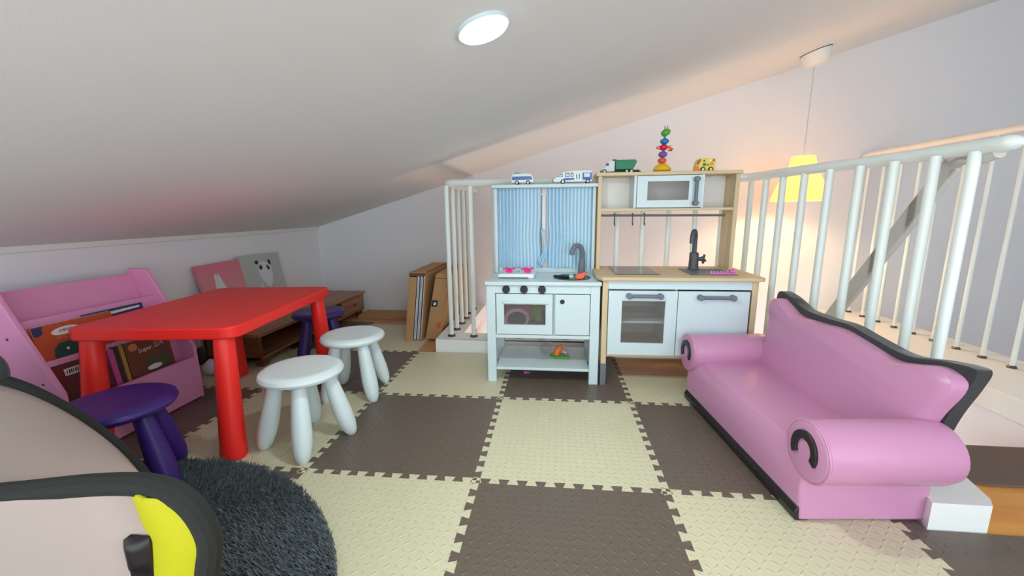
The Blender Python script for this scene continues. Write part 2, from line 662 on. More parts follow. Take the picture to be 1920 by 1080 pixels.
def edge_pts():
    p = [(0, 0), (0.0135, 0), (0.0136, -TD)]
    for k in range(10):
        c = 0.03 + 0.06 * k
        p += [(c - 0.0115, -TD), (c - 0.0185, TD), (c + 0.0185, TD), (c + 0.0115, -TD)]
    p += [(T - 0.0136, -TD), (T - 0.0135, 0), (T, 0)]
    return p


EP = edge_pts()


def mat_tile(i, j, label, dark, teeth='wesn', y0=None, y1=None, x0=None, x1=None, npts=None):
    X0 = i * T if x0 is None else x0
    X1 = (i + 1) * T if x1 is None else x1
    Y0 = j * T if y0 is None else y0
    Y1 = (j + 1) * T if y1 is None else y1
    poly = []

    def clip(pts, lo_, hi_, ax):
        return [p for p in pts if lo_ - 1e-6 <= p[ax] <= hi_ + 1e-6]
    s = [(i * T + t, Y0 + o) for t, o in EP] if 's' in teeth else [(X0, Y0), (X1, Y0)]
    e = [(X1 + o, j * T + t) for t, o in EP] if 'e' in teeth else [(X1, Y0), (X1, Y1)]
    n = [(i * T + t, Y1 + o) for t, o in EP][::-1] if 'n' in teeth else [(X1, Y1), (X0, Y1)]
    w = [(X0 + o, j * T + t) for t, o in EP][::-1] if 'w' in teeth else [(X0, Y1), (X0, Y0)]
    if y0 is not None or y1 is not None:
        e, w = clip(e, Y0, Y1, 1), clip(w, Y0, Y1, 1)
    if x0 is not None or x1 is not None:
        s, n = clip(s, X0, X1, 0), clip(n, X0, X1, 0)
    if npts:
        n = npts
    for seg in (s, e, n, w):
        for p in seg:
            if not poly or (abs(p[0] - poly[-1][0]) + abs(p[1] - poly[-1][1])) > 1e-5:
                poly.append(p)
    if abs(poly[0][0] - poly[-1][0]) + abs(poly[0][1] - poly[-1][1]) < 1e-5:
        poly.pop()
    o = MB().prism(poly, 'z', -0.012, 0.0).build('foam_mat', M['foam_d'] if dark else M['foam_c'])
    recenter(o, ((X0 + X1) / 2, (Y0 + Y1) / 2, -0.012))
    return tag(o, label, 'mat', 'interlocking foam floor mats')


mat_tile(0, -1, 'cream foam mat in the middle of the floor before the white kitchen', 0)
mat_tile(-1, -1, 'brown foam mat between the nearer white stool and the middle cream mat', 1)
mat_tile(1, -1, 'brown foam mat running under the front edge of the pink sofa', 1, 'wns', x1=1.25)
mat_tile(0, 0, 'brown foam mat under the white play kitchen', 1, 'wes')
mat_tile(-1, 0, 'cream foam mat in front of the low white kerb, left of the white kitchen', 0, 'wes')
mat_tile(1, 0, 'cream foam mat cut short under the birch play kitchen', 0, 'ws', y1=0.33, x1=1.25)
mat_tile(0, -2, 'brown foam mat nearest the camera, in the middle', 1, 'wen')
mat_tile(-1, -2, 'cream foam mat reaching under the round grey rug', 0, 'wen')
mat_tile(1, -2, 'cream foam mat in front of the near sofa arm', 0, 'wen')
mat_tile(2, -2, 'brown foam mat in the corner beyond the near sofa arm, before the orange landing', 1, 'w', x1=2.14, npts=[(2.14, -0.697), (1.256, -0.697), (1.256, -0.606), (1.212, -0.606)])
mat_tile(-2, -1, 'cream foam mat under the near red table leg and the nearer white stool', 0)
mat_tile(-2, 0, 'brown foam mat under the farther white stool and the far end of the red table', 1)
mat_tile(-2, 1, 'cream foam mat before the cardboard boxes by the kerb', 0, 'ws', x1=-0.62)
mat_tile(-3, -1, 'brown foam mat between the pink bookshelf and the red table', 1, 'ens')
mat_tile(-3, 0, 'cream foam mat under the near end of the wooden bench', 0, 'ens')
mat_tile(-3, 1, 'brown foam mat under the far end of the wooden bench', 1, 'es', y1=1.27)
mat_tile(-2, -2, 'brown foam mat mostly hidden under the round grey rug', 1, 'wen')
mat_tile(-3, -2, 'cream foam mat hidden behind the pink play tent', 0, 'en')

# ------------------------------------------------------------------ railings
POST_R = 0.0145


def baluster(parent, x, y, z0, z1, r=POST_R, m_=None):
    b = MB().tube([(x, y, z0), (x, y, z1)], r, 12).build('baluster', m_ or M['rail'], parent)
    MB().lathe([(r * 1.75, z0), (r * 1.75, z0 + 0.006), (r * 1.15, z0 + 0.013)], (x, y, 0), n=16).build('base_flange', M['flange'], b)
    return b


rl = thing('stair_railing', 'white railing with round bars curving behind both play kitchens and the sofa', 'railing', (0.5, 0.69, 0.08))
HZ = 1.033
hp = [(-0.405, 1.58, HZ), (-0.405, 0.74, HZ)]
hp += [(-0.405 + 0.05 * (1 - math.cos(a)), 0.74 - 0.05 * math.sin(a), HZ) for a in (PI / 6, PI / 3)]
hp += [(-0.355, 0.69, HZ), (0.5, 0.69, HZ), (1.26, 0.69, HZ), (1.31, 0.675, HZ), (1.335, 0.63, HZ)]
hp += smooth([(1.345, 0.50, HZ), (1.365, 0.30, HZ), (1.41, 0.13, HZ), (1.445, -0.02, HZ), (1.472, -0.17, HZ), (1.49, -0.32, HZ), (1.50, -0.455, HZ)], 5)
rr = [0.0225] * len(hp)
hp += [(1.503, -0.472, HZ), (1.504, -0.482, HZ)]
rr += [0.017, 0.008]
MB().tube(hp, rr, 14, squash=(1.25, 1.0)).build('handrail', M['rail'], rl)
for k in range(1, 6):
    baluster(rl, -0.405, 0.69 + 0.148 * k, 0.08, 1.02)
for k in range(0, 13):
    baluster(rl, -0.405 + 0.145 * k, 0.69, 0.08, 1.02)
for (x, y) in [(1.343, 0.545), (1.352, 0.40), (1.368, 0.255), (1.385, 0.11), (1.411, -0.022), (1.432, -0.155), (1.455, -0.285), (1.478, -0.385)]:
    baluster(rl, x, y, 0.08, 1.02, 0.0155)
# sloping stair handrail that leaves the curved end
sh = thing('stair_handrail', 'grey sloping handrail going down the stair behind the white bars', 'handrail', (1.56, 0.05, 0.2))
a0, a1 = Vector((1.545, -0.245, 1.0)), Vector((1.60, 0.50, 0.09))
d_ = (a1 - a0).normalized()
up_ = Vector((1, 0, 0)).cross(d_).normalized()
hw = 0.033
poly = [(a0 + up_ * hw), (a1 + up_ * hw), (a1 - up_ * hw), (a0 - up_ * hw)]
mb = MB()
mb.add([tuple(p + Vector((-0.012, 0, 0))) for p in poly] + [tuple(p + Vector((0.012, 0, 0))) for p in poly],
       [(0, 1, 2, 3), (7, 6, 5, 4), (0, 4, 5, 1), (1, 5, 6, 2), (2, 6, 7, 3), (3, 7, 4, 0)])
mb.build('rail_board', M['stairrail'], sh, bevel=0.006)
MB().tube(smooth([(1.500, -0.43, 1.012), (1.51, -0.36, 1.0), (1.53, -0.29, 1.008), (1.546, -0.24, 0.99)], 4), 0.017, 10).build('elbow', M['stairrail'], sh)
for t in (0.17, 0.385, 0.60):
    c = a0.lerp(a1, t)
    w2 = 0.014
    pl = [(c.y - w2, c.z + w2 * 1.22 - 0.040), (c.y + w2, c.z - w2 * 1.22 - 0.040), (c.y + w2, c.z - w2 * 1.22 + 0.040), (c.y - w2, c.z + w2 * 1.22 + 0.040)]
    MB().prism(pl, 'x', c.x - 0.0155, c.x - 0.011).build('dark_plate', M['plategrey'], sh)  # darker grey plates across the face of the sloping rail board

fr = thing('far_railing', 'white railing on the far ledge beyond the stairwell with a peach lit top rail', 'railing', (2.49, 0.7, 0.08))
MB().tube([(2.49, 1.565, 1.15), (2.49, 1.57, 1.20), (2.49, 1.56, 1.232), (2.49, 1.52, 1.238), (2.49, 0.5, 1.236), (2.49, -0.6, 1.232)], 0.02, 12).build('top_rail', M['railpeach'], fr)
for k in range(12):
    baluster(fr, 2.49, 1.509 - 0.1425 * k, 0.08, 1.225, 0.0105)

# ------------------------------------------------------------------ ceiling light and pendant
th = math.atan(CS)
cl = thing('ceiling_light', 'round white ceiling light glowing on the sloping ceiling', 'lamp', (0.07, -0.70, zc(0.07)))
T4 = Matrix.Translation((0.07, -0.70, zc(0.07))) @ Matrix.Rotation(-th, 4, 'Y')
MB().lathe([(0.066, 0.0), (0.066, -0.006), (0.064, -0.008), (0.061, -0.008)], n=40, caps=False).xf(T4).build('rim', M['white'], cl)
MB().lathe([(0.0615, -0.007), (0.058, -0.012), (0.045, -0.016), (0.001, -0.018)], n=40).xf(T4).build('diffuser', M['diffuser'], cl)
lamp('ceiling_lamp_light', 'AREA', tuple(T4 @ Vector((0, 0, -0.03))), LAMP_W, (0.88, 1.0, 0.98), 0.11, (0, -th, 0))

lamp('lower_storey_light', 'POINT', (0.75, 0.97, -2.2), STAIR_W, (1.0, 0.66, 0.40), 0.12)

px, py = 1.865, 1.19
pd = thing('pendant_lamp', 'yellow glass pendant lamp glowing over the stairwell', 'lamp', (px, py, 0.91))
zt = zc(px)
T4p = Matrix.Translation((px, py, zt)) @ Matrix.Rotation(-th, 4, 'Y')
MB().lathe([(0.082, 0.0), (0.083, -0.012), (0.075, -0.05), (0.058, -0.078), (0.03, -0.088), (0.006, -0.09)], n=28).xf(T4p).build('ceiling_cup', M['pendant_cap'], pd)
MB().lathe([(0.084, 0.004), (0.084, -0.004)], n=28).xf(T4p).build('cup_gap', M['tape'], pd)
MB().tube([(px, py, zt - 0.08), (px, py, 1.19)], 0.0025, 6).build('cable', M['cord'], pd)
prof = [(0.010, 1.197), (0.064, 1.197), (0.068, 1.19), (0.074, 1.15), (0.095, 1.09), (0.125, 1.03), (0.150, 0.97), (0.164, 0.915), (0.165, 0.912), (0.161, 0.912), (0.147, 0.968), (0.121, 1.03), (0.09, 1.09), (0.069, 1.15), (0.062, 1.187)]
MB().lathe(prof, (px, py, 0), n=36, caps=False).build('shade', M['shade'], pd)
MB().lathe([(0.02, 1.19), (0.02, 1.12), (0.014, 1.115)], (px, py, 0), n=16).build('socket', M['pendant_cap'], pd)
lamp('pendant_bulb_light', 'POINT', (px, py, 1.0), PEND_W, (1.0, 0.72, 0.38), 0.03)

# ------------------------------------------------------------------ white play kitchen
K = thing('play_kitchen', 'white play kitchen with striped blue curtains and three black knobs', 'play kitchen', (0.19, 0.36, 0.0))
kx0, kx1, ky0, ky1 = -0.088, 0.468, 0.183, 0.545
for (x0, y0) in ((kx0, ky0), (kx1 - 0.045, ky0), (kx0, ky1 - 0.035), (kx1 - 0.045, ky1 - 0.035)):
    MB().box((x0, y0, 0), (x0 + 0.045, y0 + 0.035, 0.505)).build('leg', M['white'], K, bevel=0.003)
# worktop with tray recess and sink hole: slabs round the round sink kept simple as one board with a bowl
MB().box((kx0 - 0.006, ky0 - 0.012, 0.505), (kx1 + 0.006, ky1 + 0.005, 0.525)).build('worktop', M['white'], K, bevel=0.005)
MB().box((kx0 + 0.045, ky0 + 0.002, 0.466), (kx1 - 0.045, ky0 + 0.018, 0.505)).build('apron', M['white'], K)
for x in (0.012, 0.100, 0.188):
    kn = MB().lathe([(0.019, ky0 + 0.002), (0.019, ky0 - 0.008), (0.0165, ky0 - 0.014), (0.0, ky0 - 0.014)], (x, 0, 0.486), 'y', 24).build('knob', M['knob'], K)
    MB().prism([(x - 0.0025, 0.474), (x + 0.0025, 0.474), (x + 0.0025, 0.498), (x - 0.0025, 0.498)], 'y', ky0 - 0.017, ky0 - 0.0135).build('pointer', M['black'], kn)
# cabinet carcass
MB().box((kx0 + 0.045, ky0 + 0.012, 0.245), (kx1 - 0.045, ky1 - 0.01, 0.256)).build('cabinet_floor', M['white'], K)
MB().box((kx0 + 0.045, ky0 + 0.001, 0.236), (kx1 - 0.045, ky0 + 0.016, 0.254)).build('lower_rail', M['white'], K, bevel=0.002)
MB().box((kx0 + 0.02, ky0 + 0.034, 0.25), (kx0 + 0.03, ky1 - 0.03, 0.5)).build('side_panel', M['white'], K)
MB().box((kx1 - 0.03, ky0 + 0.034, 0.25), (kx1 - 0.02, ky1 - 0.03, 0.5)).build('side_panel', M['white'], K)
MB().box((kx0 + 0.045, ky1 - 0.02, 0.25), (kx1 - 0.045, ky1 - 0.012, 0.5)).build('back_panel', M['greyd'], K)
MB().box((0.243, ky0 + 0.016, 0.256), (0.252, ky1 - 0.02, 0.5)).build('divider', M['white'], K)
# oven door as a frame with a window
ox0, ox1, oz0, oz1 = -0.038, 0.241, 0.259, 0.463
wx0, wx1, wz0, wz1 = 0.0, 0.206, 0.307, 0.411
od = MB().box((ox0, ky0 - 0.004, wz1), (ox1, ky0 + 0.011, oz1)).box((ox0, ky0 - 0.004, oz0), (ox1, ky0 + 0.011, wz0)) \
    .box((ox0, ky0 - 0.004, wz0), (wx0, ky0 + 0.011, wz1)).box((wx1, ky0 - 0.004, wz0), (ox1, ky0 + 0.011, wz1)).build('oven_door', M['white'], K)
MB().box((wx0, ky0 + 0.003, wz0), (wx1, ky0 + 0.005, wz1)).build('oven_window', M['glass'], od)
MB().box((-0.008, ky0 - 0.012, 0.416), (0.221, ky0 - 0.003, 0.428)).build('grip', M['white'], od, bevel=0.002)
cd = MB().box((0.252, ky0 - 0.004, 0.259), (0.420, ky0 + 0.011, 0.462)).build('cupboard_door', M['white'], K, bevel=0.002)
MB().lathe([(0.0115, ky0 - 0.003), (0.0115, ky0 - 0.007), (0.009, ky0 - 0.009), (0.001, ky0 - 0.009)], (0.287, 0, 0.427), 'y', 20).build('finger_hole', M['knob'], cd)
MB().box((kx0 + 0.045, ky0 + 0.004, 0.066), (kx1 - 0.045, ky1 - 0.015, 0.080)).build('shelf', M['white'], K, bevel=0.002)
# hutch: posts, top board, lower rail
hy0, hy1 = 0.455, 0.535
for x0 in (-0.082, 0.447):
    MB().box((x0, hy0 + 0.015, 0.525), (x0 + 0.016, hy1 - 0.01, 0.985)).build('hutch_post', M['white'], K, bevel=0.002)
MB().box((-0.094, hy0 - 0.005, 0.985), (0.476, hy1, 1.003)).build('hutch_top', M['white'], K, bevel=0.003)
MB().box((-0.066, hy1 - 0.035, 0.525), (0.447, hy1 - 0.02, 0.552)).build('hutch_rail', M['white'], K, bevel=0.002)
MB().box((0.178, hy1 - 0.02, 0.552), (0.196, hy1 - 0.012, 0.985)).build('hutch_mullion', M['trimw'], K)
MB().tube([(-0.07, 0.508, 0.952), (0.45, 0.508, 0.952)], 0.005, 8).build('curtain_rod', M['rod'], K)


def curtain(x0, x1, flare):
    mb = MB()
    rows, uv = [], []
    nx, nz = 90, 22
    for i in range(nz + 1):
        t = i / nz
        z = 0.984 - t * (0.984 - 0.552)
        row = []
        for j in range(nx + 1):
            s = j / nx
            x = x0 + (x1 - x0) * s
            pinch = math.exp(-((t - 0.60) / 0.16) ** 2)
            x += flare * pinch * (s if flare < 0 else 1 - s)
            amp = 0.0045 + 0.003 * math.sin(5 * s + 1)
            y = 0.492 + amp * math.sin(2 * PI * s * 12.3 + 0.5 * math.sin(4 * t + 3 * s)) + 0.004 * math.sin(2.3 * PI * s + 2 * t)
            if t < 0.12:
                y += 0.002 * math.sin(2 * PI * s * 34)
            row.append((x, y, z + 0.004 * math.sin(2 * PI * s * 3) * t))
            uv.append((x0 + (x1 - x0) * s, z))
        rows.append(row)
    mb.grid(rows)
    mb.uv = uv
    return mb.build('curtain', M['curtain'], K, sharp=180)


curtain(-0.064, 0.172, -0.006)
curtain(0.203, 0.452, 0.006)
for (x, dx, z0, z1) in ((0.176, 0.016, 0.765, 0.575), (0.197, -0.010, 0.768, 0.60), (0.184, 0.010, 0.750, 0.565), (0.190, 0.006, 0.72, 0.585)):
    rows = []
    for i in range(16):
        t = i / 15
        z = z0 + (z1 - z0) * t
        xx = x + dx * math.sin(PI * t * 1.3) + 0.003 * math.sin(9 * t + x * 50)
        rows.append([(xx - 0.0065, 0.470 + 0.004 * math.sin(6 * t + x * 90), z), (xx + 0.0065, 0.468 + 0.005 * math.cos(5 * t), z - 0.002)])
    MB().grid(rows).build('curtain_tie', M['tie'], K, sharp=180, solid=0.0015)
# sink bowl, rim and tap
MB().lathe([(0.094, 0.5255), (0.094, 0.5285), (0.086, 0.5285), (0.084, 0.5262), (0.001, 0.5262)], (0.337, 0.315, 0), n=36).build('sink_rim', M['greyd'], K)
MB().lathe([(0.080, 0.5265), (0.050, 0.5275), (0.001, 0.5268)], (0.337, 0.315, 0), n=32).build('sink_bowl', M['hob'], K)
tp = smooth([(0.394, 0.452, 0.525), (0.394, 0.452, 0.565), (0.397, 0.450, 0.61), (0.395, 0.44, 0.650), (0.380, 0.43, 0.676), (0.357, 0.42, 0.678), (0.342, 0.41, 0.655), (0.338, 0.405, 0.632)], 5)
tr = [0.019 if i < 6 else (0.019 - 0.006 * min(1, (i - 6) / 5)) for i in range(len(tp))]
MB().tube(tp, tr, 14).build('tap', M['grey'], K)

# ------------------------------------------------------------------ birch play kitchen
D = thing('play_kitchen', 'birch and white play kitchen with microwave shelf and grey tap', 'play kitchen', (0.83, 0.38, 0.0))
dx0, dx1, dy0, dy1 = 0.480, 1.188, 0.187, 0.585
for x0 in (dx0, dx1 - 0.026):
    pn = MB().box((x0, dy0, 0.112), (x0 + 0.026, dy1, 0.532)).build('side_panel', M['birch'], D, bevel=0.002)
    for yy in (dy0, dy1 - 0.07):
        MB().box((x0 - 0.001, yy - 0.001, 0.0), (x0 + 0.027, yy + 0.07, 0.114)).build('foot', M['grey'], pn, bevel=0.002)
wt = [(0.452, 0.590), (0.452, 0.210), (0.476, 0.168), (1.196, 0.168), (1.214, 0.186), (1.214, 0.590)]
MB().prism(wt, 'z', 0.532, 0.550).build('worktop', M['birchx'], D, bevel=0.004)
MB().box((dx0 + 0.026, dy0 + 0.004, 0.490), (dx1 - 0.026, dy0 + 0.018, 0.532)).build('front_rail', M['white'], D, bevel=0.001)
MB().box((dx0 + 0.026, dy0 + 0.002, 0.150), (dx1 - 0.026, dy1, 0.164)).build('cabinet_floor', M['birchx'], D, bevel=0.002)
MB().box((dx0 + 0.026, dy1 - 0.012, 0.164), (dx1 - 0.026, dy1 - 0.004, 0.530)).build('back_panel', M['trimw'], D)
MB().box((0.823, dy0 + 0.02, 0.164), (0.833, dy1 - 0.012, 0.530)).build('divider', M['trimw'], D)
MB().box((dx0 + 0.026, dy0 + 0.045, 0.312), (0.823, dy1 - 0.012, 0.322)).build('inner_shelf', M['white'], D)


def handle_bar(parent, c0, c1, y, r=0.0085):
    v = Vector(c1) - Vector(c0)
    u = v.normalized()
    h = MB().tube([tuple(Vector(c0)), tuple(Vector(c1))], r, 12)
    h.xf(Matrix.Identity(4))
    o = h.build('handle', M['grey'], parent)
    for c in (c0, c1):
        MB().lathe([(0.0135, y), (0.0135, c[1] - 0.010), (0.010, c[1] - 0.013), (0.001, c[1] - 0.013)], (c[0], 0, c[2]), 'y', 16).build('handle_end', M['grey'], o)
    return o


# left glazed door
gx0, gx1, gz0, gz1 = 0.508, 0.826, 0.167, 0.484
vx0, vx1, vz0, vz1 = 0.571, 0.772, 0.227, 0.436
gd = MB().box((gx0, dy0 - 0.012, vz1), (gx1, dy0 + 0.002, gz1)).box((gx0, dy0 - 0.012, gz0), (gx1, dy0 + 0.002, vz0)) \
    .box((gx0, dy0 - 0.012, vz0), (vx0, dy0 + 0.002, vz1)).box((vx1, dy0 - 0.012, vz0), (gx1, dy0 + 0.002, vz1)).build('glazed_door', M['white'], D)
MB().box((vx0, dy0 - 0.005, vz0), (vx1, dy0 - 0.003, vz1)).build('pane', M['glass'], gd)
handle_bar(gd, (0.602, dy0 - 0.028, 0.462), (0.745, dy0 - 0.028, 0.462), dy0 - 0.012)
wd = MB().box((0.830, dy0 - 0.012, 0.167), (1.150, dy0 + 0.002, 0.484)).build('cupboard_door', M['white'], D, bevel=0.0015)
handle_bar(wd, (0.926, dy0 - 0.028, 0.458), (1.070, dy0 - 0.028, 0.458), dy0 - 0.012)
# hob and sink
MB().box((0.548, 0.262, 0.5495), (0.762, 0.552, 0.5525)).build('hob', M['hob'], D, bevel=0.001)
sk = [(0.905, 0.243), (1.118, 0.243), (1.118, 0.468), (0.905, 0.468)]
si = [(0.925, 0.262), (1.100, 0.262), (1.100, 0.425), (0.925, 0.425)]
mb = MB()
mb.add([(x, y, 0.5535) for x, y in sk] + [(x, y, 0.5535) for x, y in si] + [(x, y, 0.549) for x, y in sk],
       [(0, 1, 5, 4), (1, 2, 6, 5), (2, 3, 7, 6), (3, 0, 4, 7), (0, 8, 9, 1), (1, 9, 10, 2), (2, 10, 11, 3), (3, 11, 8, 0)])
mb.add([(x, y, 0.5535) for x, y in si] + [(x * 0.94 + 1.0125 * 0.06, y * 0.94 + 0.3435 * 0.06, 0.5506) for x, y in si],
       [(0, 1, 5, 4), (1, 2, 6, 5), (2, 3, 7, 6), (3, 0, 4, 7), (4, 5, 6, 7)])
mb.build('sink', M['grey'], D)
tx, ty = 0.975, 0.445
tap = MB().lathe([(0.030, 0.5535), (0.025, 0.561), (0.023, 0.60), (0.023, 0.634), (0.019, 0.642), (0.013, 0.643)], (tx, ty, 0), n=20).build('tap', M['greyd'], D)
MB().tube(smooth([(tx, ty, 0.64), (tx, ty, 0.70), (tx - 0.002, ty - 0.008, 0.732), (tx - 0.012, ty - 0.026, 0.752), (tx - 0.024, ty - 0.044, 0.750), (tx - 0.033, ty - 0.058, 0.73), (tx - 0.036, ty - 0.063, 0.692)], 5), 0.0115, 12).build('spout', M['greyd'], tap)
kn = MB().tube([(tx + 0.015, ty, 0.607), (tx + 0.05, ty, 0.607)], 0.011, 12).build('valve', M['greyd'], tap)
for a in range(4):
    a_ = a * PI / 2 + 0.3
    MB().tube([(tx + 0.048, ty, 0.607), (tx + 0.05, ty + 0.024 * math.cos(a_), 0.607 + 0.024 * math.sin(a_))], 0.0065, 8).build('valve_grip', M['greyd'], tap)
# hutch
hy0 = 0.440
for x0 in (0.470, 1.150):
    MB().box((x0, hy0, 0.550), (x0 + 0.020, dy1, 1.036)).build('hutch_side', M['birch'], D, bevel=0.002)
MB().box((0.458, hy0 - 0.012, 1.036), (1.178, dy1 + 0.004, 1.054)).build('hutch_top', M['birchx'], D, bevel=0.003)
MB().box((0.490, hy0 + 0.004, 0.858), (1.150, dy1 - 0.008, 0.872)).build('hutch_shelf', M['birchx'], D, bevel=0.002)
MB().box((0.490, dy1 - 0.012, 0.872), (1.150, dy1 - 0.006, 1.036)).build('hutch_back', M['trimw'], D)
for x0 in (0.651, 0.984):
    MB().box((x0, hy0 - 0.008, 0.872), (x0 + 0.013, dy1 - 0.012, 1.036)).build('microwave_side', M['white'], D, bevel=0.001)
ux0, ux1, uz0, uz1 = 0.666, 0.982, 0.875, 1.033
qx0, qx1, qz0, qz1 = 0.717, 0.921, 0.911, 1.005
md_ = MB().box((ux0, hy0 - 0.014, qz1), (ux1, hy0, uz1)).box((ux0, hy0 - 0.014, uz0), (ux1, hy0, qz0)) \
    .box((ux0, hy0 - 0.014, qz0), (qx0, hy0, qz1)).box((qx1, hy0 - 0.014, qz0), (ux1, hy0, qz1)).build('microwave_door', M['white'], D)
MB().box((qx0, hy0 - 0.007, qz0), (qx1, hy0 - 0.005, qz1)).build('pane', M['glass'], md_)
handle_bar(md_, (0.953, hy0 - 0.030, 1.012), (0.953, hy0 - 0.030, 0.894), hy0 - 0.014)
rodp = MB().tube([(0.488, 0.462, 0.836), (1.118, 0.462, 0.832)], 0.006, 10).build('utensil_rail', M['metal'], D)
for x in (0.560, 0.654, 0.714):
    pts = smooth([(x, 0.472, 0.838), (x, 0.468, 0.845), (x, 0.460, 0.845), (x, 0.455, 0.836), (x, 0.456, 0.80), (x, 0.452, 0.787), (x, 0.443, 0.785), (x, 0.438, 0.795)], 4)
    MB().tube(pts, 0.0028, 6).build('hook', M['greyd'], rodp)

# ------------------------------------------------------------------ red table
tc_x, tc_y, tz = -1.182, -0.175, 0.0
TB = thing('play_table', 'bright red plastic play table with rounded corners and four thick legs', 'table', (tc_x, tc_y, 0), R(6.3))


def rrect(hx, hy, r, n=6):
    out = []
    for (sx, sy, a) in ((1, 1, 0), (-1, 1, PI / 2), (-1, -1, PI), (1, -1, 1.5 * PI)):
        for k in range(n + 1):
            b = a + PI / 2 * k / n
            out.append((sx * (hx - r) + r * math.cos(b), sy * (hy - r) + r * math.sin(b)))
    return out


MB().prism(rrect(0.295, 0.396, 0.055), 'z', 0.437, 0.480).build('tabletop', M['red'], TB, bevel=0.006, seg=3, local=True)
for sx in (1, -1):
    for sy in (1, -1):
        top = Vector((sx * 0.232, sy * 0.350 - 0.004, 0.44))
        bot = Vector((sx * 0.241, sy * 0.386 - 0.014, 0.0))
        rings = []
        for t, r in ((0, 0.030), (0.02, 0.0325), (0.3, 0.036), (0.7, 0.040), (0.97, 0.0425), (1.0, 0.0405)):
            c = top.lerp(bot, t)
            rings.append([(c.x + r * math.cos(2 * PI * j / 24), c.y + r * math.sin(2 * PI * j / 24), c.z) for j in range(24)])
        MB().rings(rings).build('leg', M['red'], TB, local=True)

# ------------------------------------------------------------------ stools


def stool(loc, rz, m_, label, group):
    s = thing('stool', label, 'stool', loc, rz, group)
    prof = [(0.001, 0.262), (0.10, 0.262), (0.128, 0.264), (0.142, 0.272), (0.146, 0.282), (0.142, 0.293), (0.130, 0.300), (0.118, 0.302), (0.10, 0.3), (0.001, 0.299)]
    MB().lathe(prof, n=40).build('seat', m_, s, local=True)
    for a in (PI / 4, 3 * PI / 4, 5 * PI / 4, 7 * PI / 4):
        top = Vector((0.085 * math.cos(a), 0.085 * math.sin(a), 0.268))
        bot = Vector((0.152 * math.cos(a), 0.152 * math.sin(a), 0.0))
        rings = []
        for t, r in ((0, 0.024), (0.15, 0.0265), (0.4, 0.031), (0.62, 0.0345), (0.8, 0.033), (0.92, 0.027), (0.98, 0.020), (1.0, 0.015)):
            c = top.lerp(bot, t)
            rings.append([(c.x + r * math.cos(2 * PI * j / 20), c.y + r * math.sin(2 * PI * j / 20), c.z) for j in range(20)])
        MB().rings(rings).build('leg', m_, s, local=True)
    return s


sw = stool((-0.688, -0.422, 0), R(-20), M['whitep'], 'white plastic stool nearer the camera, beside the red table', 'small round stools')
dup(sw, (-0.708, 0.010, 0), R(9), 'white plastic stool farther away, behind the nearer white stool', 'small round stools')
spu = stool((-1.068, -0.752, 0.012), R(-50), M['purple'], 'purple plastic stool at the near end of the red table, beside the tent', 'small round stools')
dup(spu, (-1.135, 0.435, 0), R(30), 'purple plastic stool at the far end of the red table, before the bench', 'small round stools')

# ------------------------------------------------------------------ pink sofa
SF = thing('kids_sofa', 'small pink vinyl sofa with black trim and scrolled arms', 'sofa', (0.898, -0.310, 0.0), R(5.0))
bx = MB().prism([(0.0, 0.003), (-0.006, 0.10), (0.0, 0.165), (0.022, 0.196), (0.07, 0.203), (0.30, 0.198), (0.35, 0.19), (0.35, 0.003)], 'y', -0.387, 0.387)
bx.build('base', M['sofa'], SF, bevel=0.008, local=True)
MB().prism([(-0.008, 0.001), (-0.014, 0.026), (-0.004, 0.044), (0.03, 0.040), (0.03, 0.001)], 'y', -0.384, 0.384).build('skirt', M['vinylb'], SF, bevel=0.003, local=True)
# backrest: shaped outline, padded
prof = smooth([(0.345, 0.17, 0), (0.338, 0.30, 0), (0.362, 0.40, 0), (0.385, 0.445, 0), (0.352, 0.478, 0), (0.295, 0.462, 0), (0.215, 0.436, 0), (0.1, 0.437, 0), (0.0, 0.442, 0),
               (-0.1, 0.428, 0), (-0.215, 0.410, 0), (-0.275, 0.420, 0), (-0.345, 0.438, 0), (-0.395, 0.424, 0), (-0.405, 0.39, 0), (-0.378, 0.30, 0), (-0.365, 0.17, 0)], 5)


def tiltx(z):
    return 0.268 + (z - 0.19) * 0.21


def backpiece(dx0, dx1, grow, pts, bulge):
    rings = []
    cy, cz = 0.0, 0.30
    for (dx, g) in ((dx0 + bulge, -0.030), (dx0 + bulge * 0.35, -0.010), (dx0, 0.0), (dx1, 0.0), (dx1 - 0.008 if False else dx1 + 0.008, -0.012)):
        ring = []
        for p in pts:
            v = Vector((p.x - cy, p.y - cz))
            L_ = v.length
            k = (L_ + g + grow) / L_
            y_, z_ = cy + v.x * k, cz + v.y * k
            ring.append((tiltx(z_) + dx, y_, z_))
        rings.append(ring)
    return MB().rings(rings)


